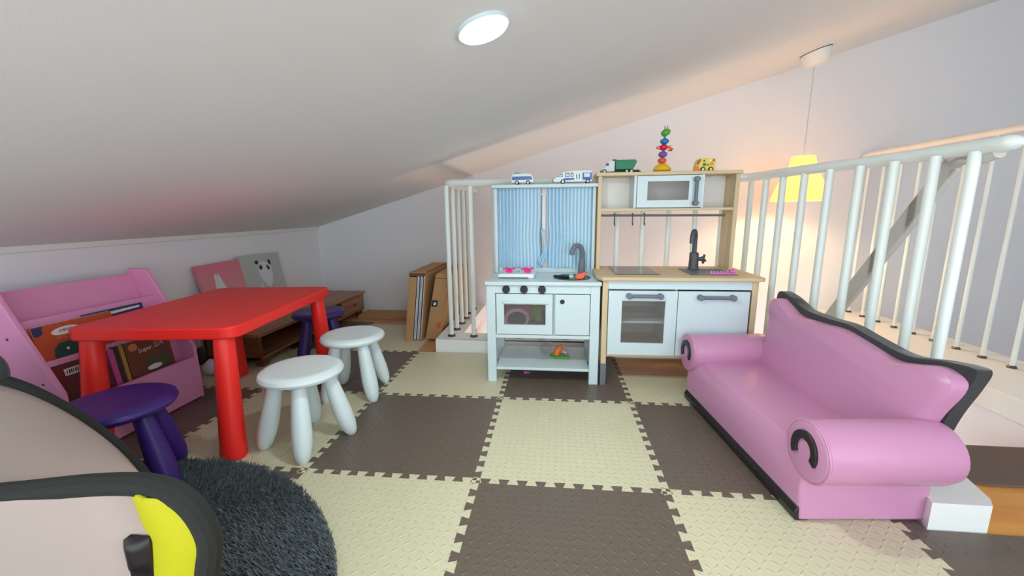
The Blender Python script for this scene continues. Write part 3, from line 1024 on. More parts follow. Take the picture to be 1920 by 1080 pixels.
backpiece(0.012, 0.055, 0.0, prof, -0.012).build('backrest', M['sofa'], SF, local=True, sharp=50)
prof2 = smooth([(0.335, 0.14, 0), (0.352, 0.30, 0), (0.376, 0.40, 0), (0.412, 0.470, 0), (0.400, 0.500, 0), (0.33, 0.490, 0), (0.225, 0.460, 0), (0.1, 0.455, 0), (0.0, 0.458, 0),
                (-0.1, 0.443, 0), (-0.225, 0.428, 0), (-0.32, 0.446, 0), (-0.388, 0.455, 0), (-0.410, 0.446, 0), (-0.405, 0.40, 0), (-0.385, 0.30, 0), (-0.375, 0.14, 0)], 5)
backpiece(0.056, 0.095, 0.0, prof2, -0.004).build('back_cover', M['fleece'], SF, local=True, sharp=50)
for sy in (1, -1):
    yc, zc_, ra = sy * 0.392, 0.220, 0.083
    rings = []
    for (lx, k) in ((-0.012, 0.80), (-0.009, 0.93), (-0.001, 1.0), (0.10, 1.0), (0.315, 1.02), (0.338, 0.96), (0.346, 0.85)):
        rings.append([(lx, yc + ra * k * math.cos(2 * PI * j / 32), zc_ + ra * k * math.sin(2 * PI * j / 32)) for j in range(32)])
    arm = MB().rings(rings).build('arm', M['sofa'], SF, local=True)
    # black horseshoe on the front of the scroll
    arc = []
    for i in range(15):
        a = R(-32 + i * (244 / 14))
        arc.append((math.cos(a), math.sin(a)))
    ro, ri = 0.049, 0.028
    pts = [(yc + c * ro, zc_ + 0.004 + s_ * ro * 1.1) for c, s_ in arc] + [(yc + c * ri, zc_ + 0.004 + s_ * ri * 1.1) for c, s_ in reversed(arc)]
    MB().prism(pts, 'x', -0.019, -0.010).build('horseshoe', M['vinylb'], arm, local=True, bevel=0.002)
    # piping round the scroll
    MB().tube([(-0.004, yc + ra * 0.985 * math.cos(2 * PI * j / 36), zc_ + ra * 0.985 * math.sin(2 * PI * j / 36)) for j in range(36)], 0.0035, 6, closed=True).build('piping', M['sofa'], arm, local=True)

# ------------------------------------------------------------------ bookshelf and books
BS = thing('bookshelf', 'pink childrens bookshelf with sloping tiers against the low wall', 'bookshelf', (-1.6, -0.36, 0))
sp_prof = [(-1.775, 0.0), (-1.775, 0.45), (-1.705, 0.622), (-1.615, 0.622), (-1.594, 0.575), (-1.437, 0.255), (-1.434, 0.0)]
for y0 in (-0.108, -0.628):
    MB().prism(sp_prof, 'y', y0, y0 + 0.018).build('side_panel', M['shelf'], BS, bevel=0.003)
ya, yb = -0.610, -0.108


def slab(p0, p1, th_, name):
    """board between two (x,z) points, thick behind"""
    a, b = Vector(p0), Vector(p1)
    d = (b - a).normalized()
    n = Vector((-d.y, d.x)) * th_
    return MB().prism([tuple(a), tuple(b), tuple(b + n), tuple(a + n)], 'y', ya, yb).build(name, M['shelf'], BS, bevel=0.002)


slab((-1.690, 0.600), (-1.660, 0.46), -0.014, 'back_board')
slab((-1.597, 0.500), (-1.592, 0.440), -0.014, 'tier_lip')
slab((-1.59, 0.500), (-1.56, 0.30), -0.010, 'tier_back')
slab((-1.502, 0.362), (-1.498, 0.300), -0.014, 'tier_lip')
slab((-1.525, 0.360), (-1.49, 0.05), -0.010, 'tier_back')
slab((-1.437, 0.206), (-1.435, 0.004), -0.016, 'front_board')
MB().box((-1.68, ya, 0.44), (-1.60, yb, 0.452)).build('tier_floor', M['shelf'], BS)
MB().box((-1.57, ya, 0.30), (-1.50, yb, 0.312)).build('tier_floor', M['shelf'], BS)
MB().box((-1.52, ya, 0.04), (-1.44, yb, 0.052)).build('tier_floor', M['shelf'], BS)
for (yy, zz) in ((-0.628, 0.45), (-0.628, 0.29)):
    MB().lathe([(0.005, yy + 0.001), (0.005, yy - 0.001)], (-1.60 if zz > 0.4 else -1.50, 0, zz), 'y', 10).build('screw_cap', M['bk_maroon'], BS)


def book(label, mkey, y0, y1, z0, z1, x, lean, th_, prints=()):
    b = thing('book', label, 'book', (x, (y0 + y1) / 2, z0), group='picture books on the pink bookshelf')
    k = lean

    def X(z):
        return x - (z - z0) * k
    cov = MB().add([(X(z0), y0, z0), (X(z0), y1, z0), (X(z1), y1, z1), (X(z1), y0, z1),
                    (X(z0) - th_, y0, z0), (X(z0) - th_, y1, z0), (X(z1) - th_, y1, z1), (X(z1) - th_, y0, z1)],
                   [(0, 1, 2, 3), (7, 6, 5, 4), (0, 4, 5, 1), (1, 5, 6, 2), (2, 6, 7, 3), (3, 7, 4, 0)])
    cov.build('cover', M[mkey], b, bevel=0.001)
    MB().add([(X(z0) - th_ * 0.2, y0 + 0.004, z1 - 0.002), (X(z0) - th_ * 0.2, y1 - 0.004, z1 - 0.002)], [])
    pg = MB()
    pg.add([(X(z1) - th_ * 0.18, y0 + 0.003, z1 + 0.0006), (X(z1) - th_ * 0.18, y1 - 0.003, z1 + 0.0006), (X(z1) - th_ * 0.82, y1 - 0.003, z1 + 0.0006), (X(z1) - th_ * 0.82, y0 + 0.003, z1 + 0.0006)], [(0, 1, 2, 3)])
    pg.build('pages', M['paper'], b)
    for (nm, mk, poly, lift) in prints:
        MB().add([(X(z) + lift, y, z) for (y, z) in poly] + [(X(z) + 0.0001, y, z) for (y, z) in poly],
                 [tuple(range(len(poly)))] + [(i, (i + 1) % len(poly), len(poly) + (i + 1) % len(poly), len(poly) + i) for i in range(len(poly))]).build(nm, M[mk], b)
    return b, X


def lettering(parent, text, size, mkey, y, z, x, lean, rotx=0.0, name='lettering'):
    cu = bpy.data.curves.new(name, 'FONT')
    cu.body = text
    cu.size = size
    cu.extrude = 0.0003
    cu.align_x = 'CENTER'
    cu.align_y = 'CENTER'
    cu.materials.append(M[mkey])
    o = bpy.data.objects.new(name, cu)
    COL.objects.link(o)
    # text faces +x, reads along +y
    ex = Vector((0, math.cos(rotx), math.sin(rotx)))
    ez = Vector((1, 0, lean)).normalized()
    ey = ez.cross(ex)
    mw = Matrix((ex, ey, ez)).transposed().to_4x4()
    mw.translation = (x, y, z)
    bpy.context.view_layer.update()
    me_ = bpy.data.meshes.new_from_object(o.evaluated_get(bpy.context.evaluated_depsgraph_get()))
    bpy.data.objects.remove(o)
    o = bpy.data.objects.new(name, me_)
    COL.objects.link(o)
    o.parent = parent
    o.matrix_parent_inverse = Matrix.Identity(4)
    o.matrix_basis = INV[parent.name] @ mw
    return o


b, X = book('orange picture book with green animal and white oval on middle tier', 'bk_orange', -0.604, -0.345, 0.315, 0.482, -1.512, 0.16, 0.012,
            [('cover_corner', 'bk_blue', [(-0.603, 0.481), (-0.572, 0.481), (-0.576, 0.455), (-0.590, 0.448), (-0.603, 0.452)], 0.0006),
             ('cover_oval', 'printw', ellipse(-0.510, 0.452, 0.043, 0.014, 24, rotd=3), 0.0006),
             ('cover_animal', 'printg', [(-0.566, 0.358), (-0.560, 0.392), (-0.540, 0.412), (-0.508, 0.413), (-0.480, 0.405), (-0.455, 0.412), (-0.430, 0.38), (-0.428, 0.356)], 0.0006),
             ('cover_eye', 'printw', ellipse(-0.520, 0.386, 0.004, 0.005, 10), 0.0012)])
lettering(b, 'ㅇㅗㄹ고', 0.019, 'prints', -0.508, 0.427, X(0.427) + 0.0008, 0.16)
lettering(b, '고래의집', 0.012, 'bk_blue', -0.510, 0.452, X(0.452) + 0.0012, 0.16)
book('thin dark blue book standing behind the red tabletop on middle tier', 'bk_blue', -0.43, -0.20, 0.315, 0.486, -1.530, 0.16, 0.010,
     [('cover_band', 'printw', [(-0.42, 0.475), (-0.215, 0.478), (-0.215, 0.470), (-0.42, 0.462)], 0.0005)])
book('maroon book with small white barcode label at the left end of lowest tier', 'bk_maroon', -0.606, -0.500, 0.054, 0.345, -1.452, 0.12, 0.012,
     [('barcode_label', 'printw', [(-0.575, 0.325), (-0.510, 0.325), (-0.510, 0.300), (-0.575, 0.300)], 0.0006)] +
     [('barcode_bar', 'printk', [(-0.568 + 0.0065 * k, 0.320), (-0.568 + 0.0065 * k + (0.0035 if k % 3 else 0.002), 0.320), (-0.568 + 0.0065 * k + (0.0035 if k % 3 else 0.002), 0.306), (-0.568 + 0.0065 * k, 0.306)], 0.0012) for k in range(8)])
book('plain dark red book behind the near red table leg on lowest tier', 'bk_maroon', -0.498, -0.432, 0.054, 0.342, -1.454, 0.12, 0.014)
book('bright pink book spine on lowest tier', 'bk_pink', -0.428, -0.408, 0.054, 0.345, -1.448, 0.12, 0.03)
book('dark purple book spine right of the pink one on lowest tier', 'bk_dark', -0.406, -0.390, 0.054, 0.349, -1.449, 0.12, 0.03)
book('gold book spine beside the brown book on lowest tier', 'bk_gold', -0.386, -0.372, 0.054, 0.348, -1.447, 0.12, 0.03)
b, X = book('brown picture book with dark cat shape at the right of lowest tier', 'bk_brown', -0.366, -0.176, 0.054, 0.349, -1.450, 0.12, 0.012,
            [('cover_oval', 'printw', ellipse(-0.225, 0.333, 0.026, 0.011, 22), 0.0006),
             ('cover_cat', 'printo', [(-0.302, 0.190), (-0.301, 0.262), (-0.290, 0.276), (-0.268, 0.270), (-0.235, 0.266), (-0.206, 0.282), (-0.198, 0.268), (-0.192, 0.22), (-0.195, 0.190)], 0.0006),
             ('cat_belly', 'printw', ellipse(-0.268, 0.220, 0.032, 0.011, 20), 0.0012),
             ('cover_badge', 'prints', ellipse(-0.335, 0.325, 0.018, 0.016, 16), 0.0006)])
lettering(b, 'Super 고기', 0.025, 'printw', -0.262, 0.305, X(0.305) + 0.0008, 0.12, 0.05)
lettering(b, '고래의', 0.010, 'bk_dark', -0.225, 0.333, X(0.333) + 0.0012, 0.12)

# ------------------------------------------------------------------ bench, canvases, small things
BN = thing('bench', 'long low wooden bench with a drawer at its far end along the wall', 'bench', (-1.58, 0.86, 0))
b0, b1, by0, by1 = -1.735, -1.400, 0.262, 1.535
MB().box((b0, by0 - 0.012, 0.180), (b1 + 0.012, by1 + 0.01, 0.200)).build('top_board', M['oak'], BN, bevel=0.004)
for yy in (by0, 0.86, by1 - 0.022):
    MB().box((b0, yy, 0.045), (b1, yy + 0.022, 0.180)).build('upright', M['oakd'], BN, bevel=0.002)
MB().box((b0, by0, 0.045), (b1 - 0.004, by1, 0.062)).build('lower_board', M['oak'], BN, bevel=0.002)
MB().box((b0, by0, 0.06), (b0 + 0.01, by1, 0.18)).build('back_board', M['oakd'], BN)
dr = MB().box((b1 - 0.012, 1.165, 0.066), (b1 + 0.004, by1 - 0.006, 0.176)).build('drawer', M['oak'], BN, bevel=0.003)
MB().lathe([(0.006, b1 + 0.004), (0.006, b1 + 0.012), (0.011, b1 + 0.018), (0.008, b1 + 0.026), (0.001, b1 + 0.026)], (0, 1.345, 0.122), 'x', 16).build('drawer_knob', M['cardd'], dr)
MB().box((b0 + 0.02, 1.150, 0.06), (b1 - 0.002, 1.165, 0.18)).build('partition', M['oakd'], BN)
for yy in (by0 + 0.02, by1 - 0.08):
    for xx in (b0 + 0.01, b1 - 0.05):
        MB().box((xx, yy, 0.0), (xx + 0.045, yy + 0.05, 0.047)).build('foot', M['oakd'], BN, bevel=0.003)


def canvas(label, mkey, yc, w, h, zb, roll):
    c = thing('canvas_print', label, 'picture', (-1.70, yc, zb), group=None)
    lean = 0.20
    # local frame: u along y, v up the leaning face, n facing the room
    v = Vector((-lean, 0, 1)).normalized()
    u = Vector((0, 1, 0))
    n = u.cross(v).normalized()
    if n.x < 0:
        n = -n
    cr_, sr_ = math.cos(roll), math.sin(roll)
    u2, v2 = u * cr_ + v * sr_, v * cr_ - u * sr_
    o = Vector((-1.685, yc, zb))

    def Pt(a, b_, k):
        return tuple(o + u2 * a + v2 * b_ + n * k)
    q = [(-w / 2, 0), (w / 2, 0), (w / 2, h), (-w / 2, h)]
    mb = MB().add([Pt(a, b_, 0) for a, b_ in q] + [Pt(a, b_, -0.022) for a, b_ in q],
                  [(4, 5, 6, 7)[::-1], (0, 4, 5, 1), (1, 5, 6, 2), (2, 6, 7, 3), (3, 7, 4, 0), (0, 1, 2, 3)])
    mb.build('stretched_canvas', M[mkey], c)

    def pr(name, mk, poly, k=0.0006):
        n_ = len(poly)
        MB().add([Pt(a, b_, k) for a, b_ in poly] + [Pt(a, b_, 0.0001) for a, b_ in poly],
                 [tuple(range(n_))] + [(i, (i + 1) % n_, n_ + (i + 1) % n_, n_ + i) for i in range(n_)]).build(name, M[mk], c)
    return pr


pr = canvas('pink canvas print with a pale rabbit, leaning on the low wall', 'cv_pink', 0.470, 0.325, 0.385, 0.201, R(1))
pr('rabbit_body', 'cv_white', [(-0.075, 0.12), (-0.078, 0.20), (-0.070, 0.26), (-0.060, 0.315), (-0.050, 0.325), (-0.042, 0.30), (-0.036, 0.325), (-0.026, 0.318), (-0.012, 0.265), (0.008, 0.215), (0.015, 0.12)])
pr('rabbit_scarf', 'cv_greyside', ellipse(-0.028, 0.185, 0.034, 0.007, 16, rotd=12), 0.0012)
pr('rabbit_eye', 'printk', ellipse(-0.018, 0.213, 0.004, 0.004, 8), 0.0012)
pr('rabbit_eye', 'printk', ellipse(-0.052, 0.208, 0.004, 0.004, 8), 0.0012)
pr('small_mark', 'cv_greyside', ellipse(0.080, 0.185, 0.006, 0.008, 10), 0.0012)
pr = canvas('grey canvas print with a panda face, leaning beside the pink print', 'cv_grey', 0.805, 0.375, 0.400, 0.201, R(-1))
pr('panda_face', 'cv_white', [(-0.045, 0.26), (-0.042, 0.31), (-0.02, 0.345), (0.02, 0.35), (0.06, 0.335), (0.08, 0.30), (0.08, 0.26), (0.06, 0.20), (0.025, 0.165), (-0.01, 0.19)])
pr('panda_ear', 'printk', ellipse(-0.045, 0.348, 0.016, 0.013, 14, rotd=20), 0.0012)
pr('panda_ear', 'printk', ellipse(0.075, 0.340, 0.013, 0.018, 14, rotd=20), 0.0012)
pr('panda_eye', 'printk', ellipse(-0.018, 0.312, 0.014, 0.018, 14, rotd=-20), 0.0016)
pr('panda_eye', 'printk', ellipse(0.050, 0.304, 0.013, 0.019, 14, rotd=20), 0.0016)
pr('eye_glint', 'cv_white', ellipse(-0.016, 0.320, 0.004, 0.005, 8), 0.0022)
pr('eye_glint', 'cv_white', ellipse(0.051, 0.313, 0.004, 0.005, 8), 0.0022)
pr('panda_arm', 'cv_white', [(-0.14, 0.10), (-0.09, 0.16), (-0.05, 0.20), (-0.03, 0.15), (0.0, 0.10)], 0.0005)

sm = thing('plush_toy', 'small black and white soft toy on the floor beside the pink bookshelf', 'toy', (-1.62, 0.135, 0))
MB().ball((-1.615, 0.150, 0.046), (0.045, 0.035, 0.046)).build('body', M['paper'], sm)
MB().ball((-1.640, 0.135, 0.112), (0.032, 0.030, 0.052)).build('head', M['tape'], sm)

# cardboard by the kerb
BA = thing('cardboard_box', 'open narrow cardboard box full of white sheets, standing against the wall corner', 'box', (-0.70, 0.95, 0))
xa, xb, yf, yr, ht = -0.765, -0.650, 0.815, 1.36, 0.472
sk_ = 0.055   # leans to the right at the top


def lean_box(mb, x0, x1, y0, y1, z0, z1):
    def s(x, z):
        return x + sk_ * z / ht
    return mb.add([(s(x0, z0), y0, z0), (s(x1, z0), y0, z0), (s(x1, z0), y1, z0), (s(x0, z0), y1, z0), (s(x0, z1), y0, z1), (s(x1, z1), y0, z1), (s(x1, z1), y1, z1), (s(x0, z1), y1, z1)],
                  [(0, 3, 2, 1), (4, 5, 6, 7), (0, 1, 5, 4), (1, 2, 6, 5), (2, 3, 7, 6), (3, 0, 4, 7)])


lean_box(MB(), xa, xa + 0.005, yf, yr, 0, ht).build('side_wall', M['card'], BA)
lean_box(MB(), xb - 0.005, xb, yf, yr, 0.0, ht).build('side_wall', M['card'], BA)
lean_box(MB(), xa, xb, yr - 0.005, yr, 0, ht).build('end_wall', M['card'], BA)
lean_box(MB(), xa, xb, yf + 0.008, yr, ht - 0.005, ht).build('top_wall', M['card'], BA)
lean_box(MB(), xa, xb, yf, yr, 0, 0.005).build('bottom_wall', M['card'], BA)
lean_box(MB(), xa + 0.004, xa + 0.055, yf - 0.004, yf + 0.001, -0.0, ht - 0.03).build('end_flap', M['card'], BA)
lean_box(MB(), xa + 0.002, xb - 0.002, yf - 0.003, yf + 0.003, ht - 0.022, ht - 0.004).build('torn_flap', M['cardd'], BA)
lean_box(MB(), xa - 0.001, xa + 0.0005, 0.93, 0.965, 0.20, 0.235).build('hand_hole', M['tape'], BA)
for k in range(7):
    x0 = xa + 0.058 + k * 0.0075
    lean_box(MB(), x0, x0 + 0.005 - 0.001 * (k % 2), yf + 0.006 + 0.004 * (k % 3), yr - 0.02, 0.008, ht - 0.022 - 0.012 * (k % 3)).build('sheet', M['paper'] if k % 3 != 2 else M['bk_dark'], BA)
BB = thing('cardboard_box', 'closed flat cardboard box with a black print leaning behind the white bars', 'box', (-0.58, 1.0, 0))
sk_ = 0.10
xa2, xb2 = -0.638, -0.528
yf2 = 0.855
lean_box(MB(), xa2, xb2, yf2, 1.40, 0, 0.458).build('carton', M['card'], BB, bevel=0.003)
lean_box(MB(), xa2 + 0.004, xb2 - 0.002, yf2 - 0.001, yf2 + 0.0005, 0.425, 0.4285).build('seam', M['cardd'], BB)
lean_box(MB(), xa2 + 0.006, xa2 + 0.046, yf2 - 0.0012, yf2 + 0.0005, 0.232, 0.276).build('printed_label', M['tape'], BB)
lean_box(MB(), xa2 + 0.018, xa2 + 0.036, yf2 - 0.0018, yf2 + 0.0005, 0.243, 0.262).build('label_mark', M['printw'], BB)
lean_box(MB(), xb2 - 0.045, xb2 - 0.018, yf2 - 0.0012, yf2 + 0.0005, 0.085, 0.125).build('printed_mark', M['stamp'], BB)
pk = MB().box((-1.385, 1.385, -0.012), (-0.90, 1.585, 0.022)).build('cardboard_sheet', M['card'], bevel=0.002)
recenter(pk, (-1.14, 1.485, -0.012))
tag(pk, 'flat piece of cardboard lying on the floor along the back wall', 'cardboard')

# ------------------------------------------------------------------ rug
RX, RY, RR = -0.935, -1.37, 0.775
RG = thing('rug', 'round dark grey shaggy rug under the play tent', 'rug', (RX, RY, 0.0))
MB().lathe([(RR - 0.012, 0.0), (RR - 0.004, 0.005), (RR - 0.012, 0.012), (0.001, 0.012)], (RX, RY, 0), n=72).build('backing', M['rug'], RG)
rng = np.random.default_rng(7)
NT = 150000
rad = RR * np.sqrt(rng.random(NT))
ang = rng.random(NT) * 2 * PI
rx_, ry_ = rad * np.cos(ang), rad * np.sin(ang)
# pile leans in soft swirls
flow = 0.9 * np.sin(5.1 * rx_ + 2.0 * np.sin(4 * ry_)) + 1.3 * np.cos(4.3 * ry_ + 1.0) + rng.normal(0, 0.7, NT)
ln = 0.016 + 0.010 * rng.random(NT)
tilt = 0.006 + 0.010 * rng.random(NT)
dxx, dyy = np.cos(flow), np.sin(flow)
wv = 0.0013 + 0.0008 * rng.random(NT)
pa = rng.random(NT) * PI
wx, wy = np.cos(pa) * wv, np.sin(pa) * wv
zb = np.full(NT, 0.008)
V = np.empty((NT, 5, 3))
V[:, 0] = np.stack([rx_ - wx, ry_ - wy, zb], 1)
V[:, 1] = np.stack([rx_ + wx, ry_ + wy, zb], 1)
V[:, 2] = np.stack([rx_ + wx * 0.8 + dxx * tilt * 0.45, ry_ + wy * 0.8 + dyy * tilt * 0.45, zb + ln * 0.6], 1)
V[:, 3] = np.stack([rx_ - wx * 0.8 + dxx * tilt * 0.45, ry_ - wy * 0.8 + dyy * tilt * 0.45, zb + ln * 0.6], 1)
V[:, 4] = np.stack([rx_ + dxx * tilt, ry_ + dyy * tilt, zb + ln], 1)
base = np.arange(NT) * 5
me = bpy.data.meshes.new('pile')
me.vertices.add(NT * 5)
me.vertices.foreach_set('co', V.reshape(-1))
lv = np.stack([base, base + 1, base + 2, base + 3, base + 3, base + 2, base + 4], 1).reshape(-1)
me.loops.add(NT * 7)
me.loops.foreach_set('vertex_index', lv.astype(np.int32))
ls = np.stack([np.arange(NT) * 7, np.arange(NT) * 7 + 4], 1).reshape(-1)
me.polygons.add(NT * 2)
me.polygons.foreach_set('loop_start', ls.astype(np.int32))
me.update(calc_edges=True)
me.validate()
mp = mat('rug_pile', '#707b80', 0.9, 0.55, 110, sheen=0.2)
me.materials.append(mp)
po = bpy.data.objects.new('pile', me)
COL.objects.link(po)
po.parent = RG
po['kind'] = 'stuff'

# ------------------------------------------------------------------ play tent
TN = thing('play_tent', 'pale pink pop up play tent with black edging and yellow side on the grey rug', 'tent', (-0.7, -1.2, 0.0))
A1 = smooth([(-1.62, -1.0, 0.03), (-1.60, -1.0, 0.30), (-1.45, -1.0, 0.47), (-1.25, -1.0, 0.515), (-1.046, -1.0, 0.482), (-0.916, -1.0, 0.430), (-0.795, -1.0, 0.345), (-0.724, -1.0, 0.262), (-0.675, -1.0, 0.15), (-0.65, -1.0, 0.035)], 5)
A2 = smooth([(-1.42, -1.28, 0.03), (-1.38, -1.28, 0.20), (-1.20, -1.29, 0.33), (-0.95, -1.30, 0.395), (-0.774, -1.30, 0.423), (-0.594, -1.3, 0.443), (-0.421, -1.3, 0.470), (-0.330, -1.3, 0.474), (-0.278, -1.3, 0.452), (-0.252, -1.3, 0.395), (-0.266, -1.3, 0.327), (-0.285, -1.3, 0.2), (-0.29, -1.3, 0.035)], 5)
MB().tube(A1, 0.0155, 10).build('rear_binding', M['binding'], TN)
MB().tube(A2, 0.0165, 10).build('front_binding', M['binding'], TN)


def resample(P, n):
    L = [0]
    for i in range(1, len(P)):
        L.append(L[-1] + (P[i] - P[i - 1]).length)
    out = []
    for k in range(n):
        t = L[-1] * k / (n - 1)
        i = max(j for j in range(len(L)) if L[j] <= t + 1e-9)
        i = min(i, len(P) - 2)
        u = (t - L[i]) / max(1e-9, L[i + 1] - L[i])
        out.append(P[i].lerp(P[i + 1], u))
    return out


S1, S2 = resample(A1, 60), resample(A2, 60)
rows = []
for k in range(9):
    t = k / 8
    sag = -0.02 * math.sin(PI * t)
    rows.append([tuple(a.lerp(b_, t) + Vector((0, 0, sag if 0.08 < j / 59 < 0.9 else 0))) for j, (a, b_) in enumerate(zip(S1, S2))])
MB().grid(rows).build('roof_panel', M['tentpink'], TN, sharp=180, solid=0.002)
# front panels under the front binding, cut at the yellow and black seams
def topz(x):
    best = None
    for i in range(len(A2) - 1):
        a, b_ = A2[i], A2[i + 1]
        if (a.x - x) * (b_.x - x) <= 0 and abs(a.x - b_.x) > 1e-6:
            z = a.z + (b_.z - a.z) * (x - a.x) / (b_.x - a.x)
            best = z if best is None else max(best, z)
    return best if best is not None else 0.03


def rightx(z):
    for i in range(len(A2) - 1, 0, -1):
        a, b_ = A2[i], A2[i - 1]
        if (a.z - z) * (b_.z - z) <= 0 and a.x > -0.4:
            return a.x + (b_.x - a.x) * (z - a.z) / (b_.z - a.z if abs(b_.z - a.z) > 1e-6 else 1)
    return -0.25


ZS = [0.02 + 0.01 * k for k in range(48)]


def seam_y(z):
    # boundary between pink and yellow
    if z > 0.416:
        return -0.354 - 0.008 * (z - 0.416) / 0.05
    if z > 0.394:
        return -0.345 - 0.009 * (z - 0.394) / 0.022
    return -0.345 - 0.010 * min(1, (0.394 - z) / 0.075)


def seam_p(z):
    # inner pink boundary of the black strip, which only shows below z = 0.40
    if z > 0.402:
        return seam_y(z)
    return -0.379 + 0.004 * min(1, (0.40 - z) / 0.08)


def zcap(x):
    return topz(x)


def panel(xl, xr, name, mk, yoff, zmax):
    rows = []
    for z in ZS:
        if z > zmax:
            break
        a, b_ = xl(z), xr(z)
        row = []
        for k in range(13):
            x = a + (b_ - a) * k / 12
            zz = min(z, zcap(x) - 0.004)
            row.append((x, -1.305 - yoff - (0.012 if xr(z) - xl(z) > 0.04 else 0.0) * math.sin(PI * k / 12) * min(1, z / 0.2), zz))
        rows.append(row)
    return MB().grid(rows).build(name, M[mk], TN, sharp=180, solid=0.002)


panel(lambda z: -1.40, lambda z: seam_y(z) + 0.006, 'front_panel', 'tentpink', 0.003, 0.50)
panel(lambda z: seam_p(z) - 0.004 + 0.024 * max(0, (z - 0.388) / 0.017), lambda z: seam_y(z) + 0.011, 'black_gusset', 'vinylb', 0.006, 0.405)
panel(lambda z: seam_y(z), lambda z: rightx(min(z, 0.452)) - 0.002, 'yellow_panel', 'tentyellow', 0.0, 0.50)
sm_ = [a.lerp(b_, t) for a, b_, t in [(S1[24], S2[26], 0.02), (S1[25], S2[28], 0.35), (S1[27], S2[31], 0.70), (S1[28], S2[33], 0.97)]]
MB().tube([p + Vector((0, 0, 0.0 - 0.016 * math.sin(PI * q))) for p, q in zip(sm_, (0.02, 0.35, 0.70, 0.97))], 0.0014, 6).build('roof_seam', M['binding'], TN)
ear = MB().ball((-1.075, -1.0, 0.505), (0.055, 0.022, 0.052), 18, 12).build('ear', M['fleece'], TN)
MB().ball((-1.085, -1.018, 0.522), (0.030, 0.010, 0.030), 16, 10).build('ear_lining', M['hotpink'], ear)

# ------------------------------------------------------------------ toys on the hutches


def wheel(parent, x, y, z, r, w=0.012, name='wheel'):
    t = MB().lathe([(r, y - w / 2), (r, y + w / 2)], (x, 0, z), 'y', 18).build(name, M['tyre'], parent, bevel=0.001)
    MB().lathe([(r * 0.55, y - w / 2 - 0.001), (r * 0.55, y - w / 2 + 0.001)], (x, 0, z), 'y', 14).build('hub', M['hub'], t)
    return t


# bus
zb_ = 1.003
B1 = thing('toy_bus', 'small white toy bus with blue windows on the white kitchen top', 'toy', (0.073, 0.492, zb_))
bp = [(0.012, 0.010), (0.012, 0.040), (0.018, 0.054), (0.034, 0.058), (0.110, 0.058), (0.124, 0.050), (0.132, 0.030), (0.132, 0.010)]
MB().prism([(x, zb_ + z) for x, z in bp], 'y', 0.475, 0.513).build('body', M['whitep'], B1, bevel=0.003)
MB().prism([(x, zb_ + z) for x, z in [(0.016, 0.024), (0.018, 0.042), (0.118, 0.044), (0.128, 0.026)]], 'y', 0.4738, 0.4755).build('window_band', M['navy'], B1)
for x in (0.042, 0.062, 0.082, 0.102):
    MB().box((x, 0.4732, zb_ + 0.024), (x + 0.0025, 0.4745, zb_ + 0.043)).build('window_post', M['royal'], B1)
MB().prism([(x, zb_ + z) for x, z in [(0.026, 0.058), (0.034, 0.064), (0.056, 0.061), (0.075, 0.058)]], 'y', 0.482, 0.506).build('roof_unit', M['teal'], B1)
for x in (0.042, 0.102):
    for y in (0.476, 0.512):
        wheel(B1, x, y, zb_ + 0.011, 0.011, 0.008)
# train
B2 = thing('toy_train', 'white toy train car with blue stripe and pointed nose on the white kitchen top', 'toy', (0.34, 0.492, zb_))
bp = [(0.232, 0.014), (0.234, 0.020), (0.252, 0.034), (0.285, 0.058), (0.300, 0.064), (0.36, 0.069), (0.438, 0.067), (0.441, 0.060), (0.441, 0.010), (0.25, 0.010)]
MB().prism([(x, zb_ + z) for x, z in bp], 'y', 0.472, 0.514).build('body', M['whitep'], B2, bevel=0.003)
for (x0, x1) in ((0.300, 0.322), (0.328, 0.343)):
    MB().box((x0, 0.4705, zb_ + 0.036), (x1, 0.4725, zb_ + 0.056)).build('window', M['greyd'], B2)
    MB().box((x0 + 0.003, 0.4698, zb_ + 0.039), (x1 - 0.003, 0.4710, zb_ + 0.052)).build('window_pane', M['hub'], B2)
MB().prism([(x, zb_ + z) for x, z in [(0.258, 0.036), (0.284, 0.054), (0.288, 0.036)]], 'y', 0.4705, 0.4725).build('windscreen', M['greyd'], B2)
MB().prism([(x, zb_ + z) for x, z in [(0.264, 0.0375), (0.281, 0.049), (0.284, 0.0375)]], 'y', 0.4698, 0.4712).build('windscreen_pane', M['hub'], B2)
for x in (0.358, 0.372):
    MB().box((x, 0.4705, zb_ + 0.024), (x + 0.004, 0.4725, zb_ + 0.050)).build('door_gap', M['greyd'], B2)
MB().box((0.390, 0.4705, zb_ + 0.020), (0.438, 0.4725, zb_ + 0.056)).build('blue_panel', M['royal'], B2)
MB().box((0.398, 0.4698, zb_ + 0.034), (0.430, 0.4712, zb_ + 0.053)).build('window_pane', M['hub'], B2)
MB().prism([(x, zb_ + z) for x, z in [(0.288, 0.018), (0.296, 0.030), (0.345, 0.030), (0.350, 0.022), (0.31, 0.018)]], 'y', 0.4705, 0.4725).build('blue_stripe', M['royal'], B2)
MB().ball((0.236, 0.493, zb_ + 0.018), (0.006, 0.010, 0.008), 10, 8).build('nose', M['tape'], B2)
for x in (0.288, 0.418):
    for y in (0.473, 0.513):
        wheel(B2, x, y, zb_ + 0.012, 0.012, 0.008)
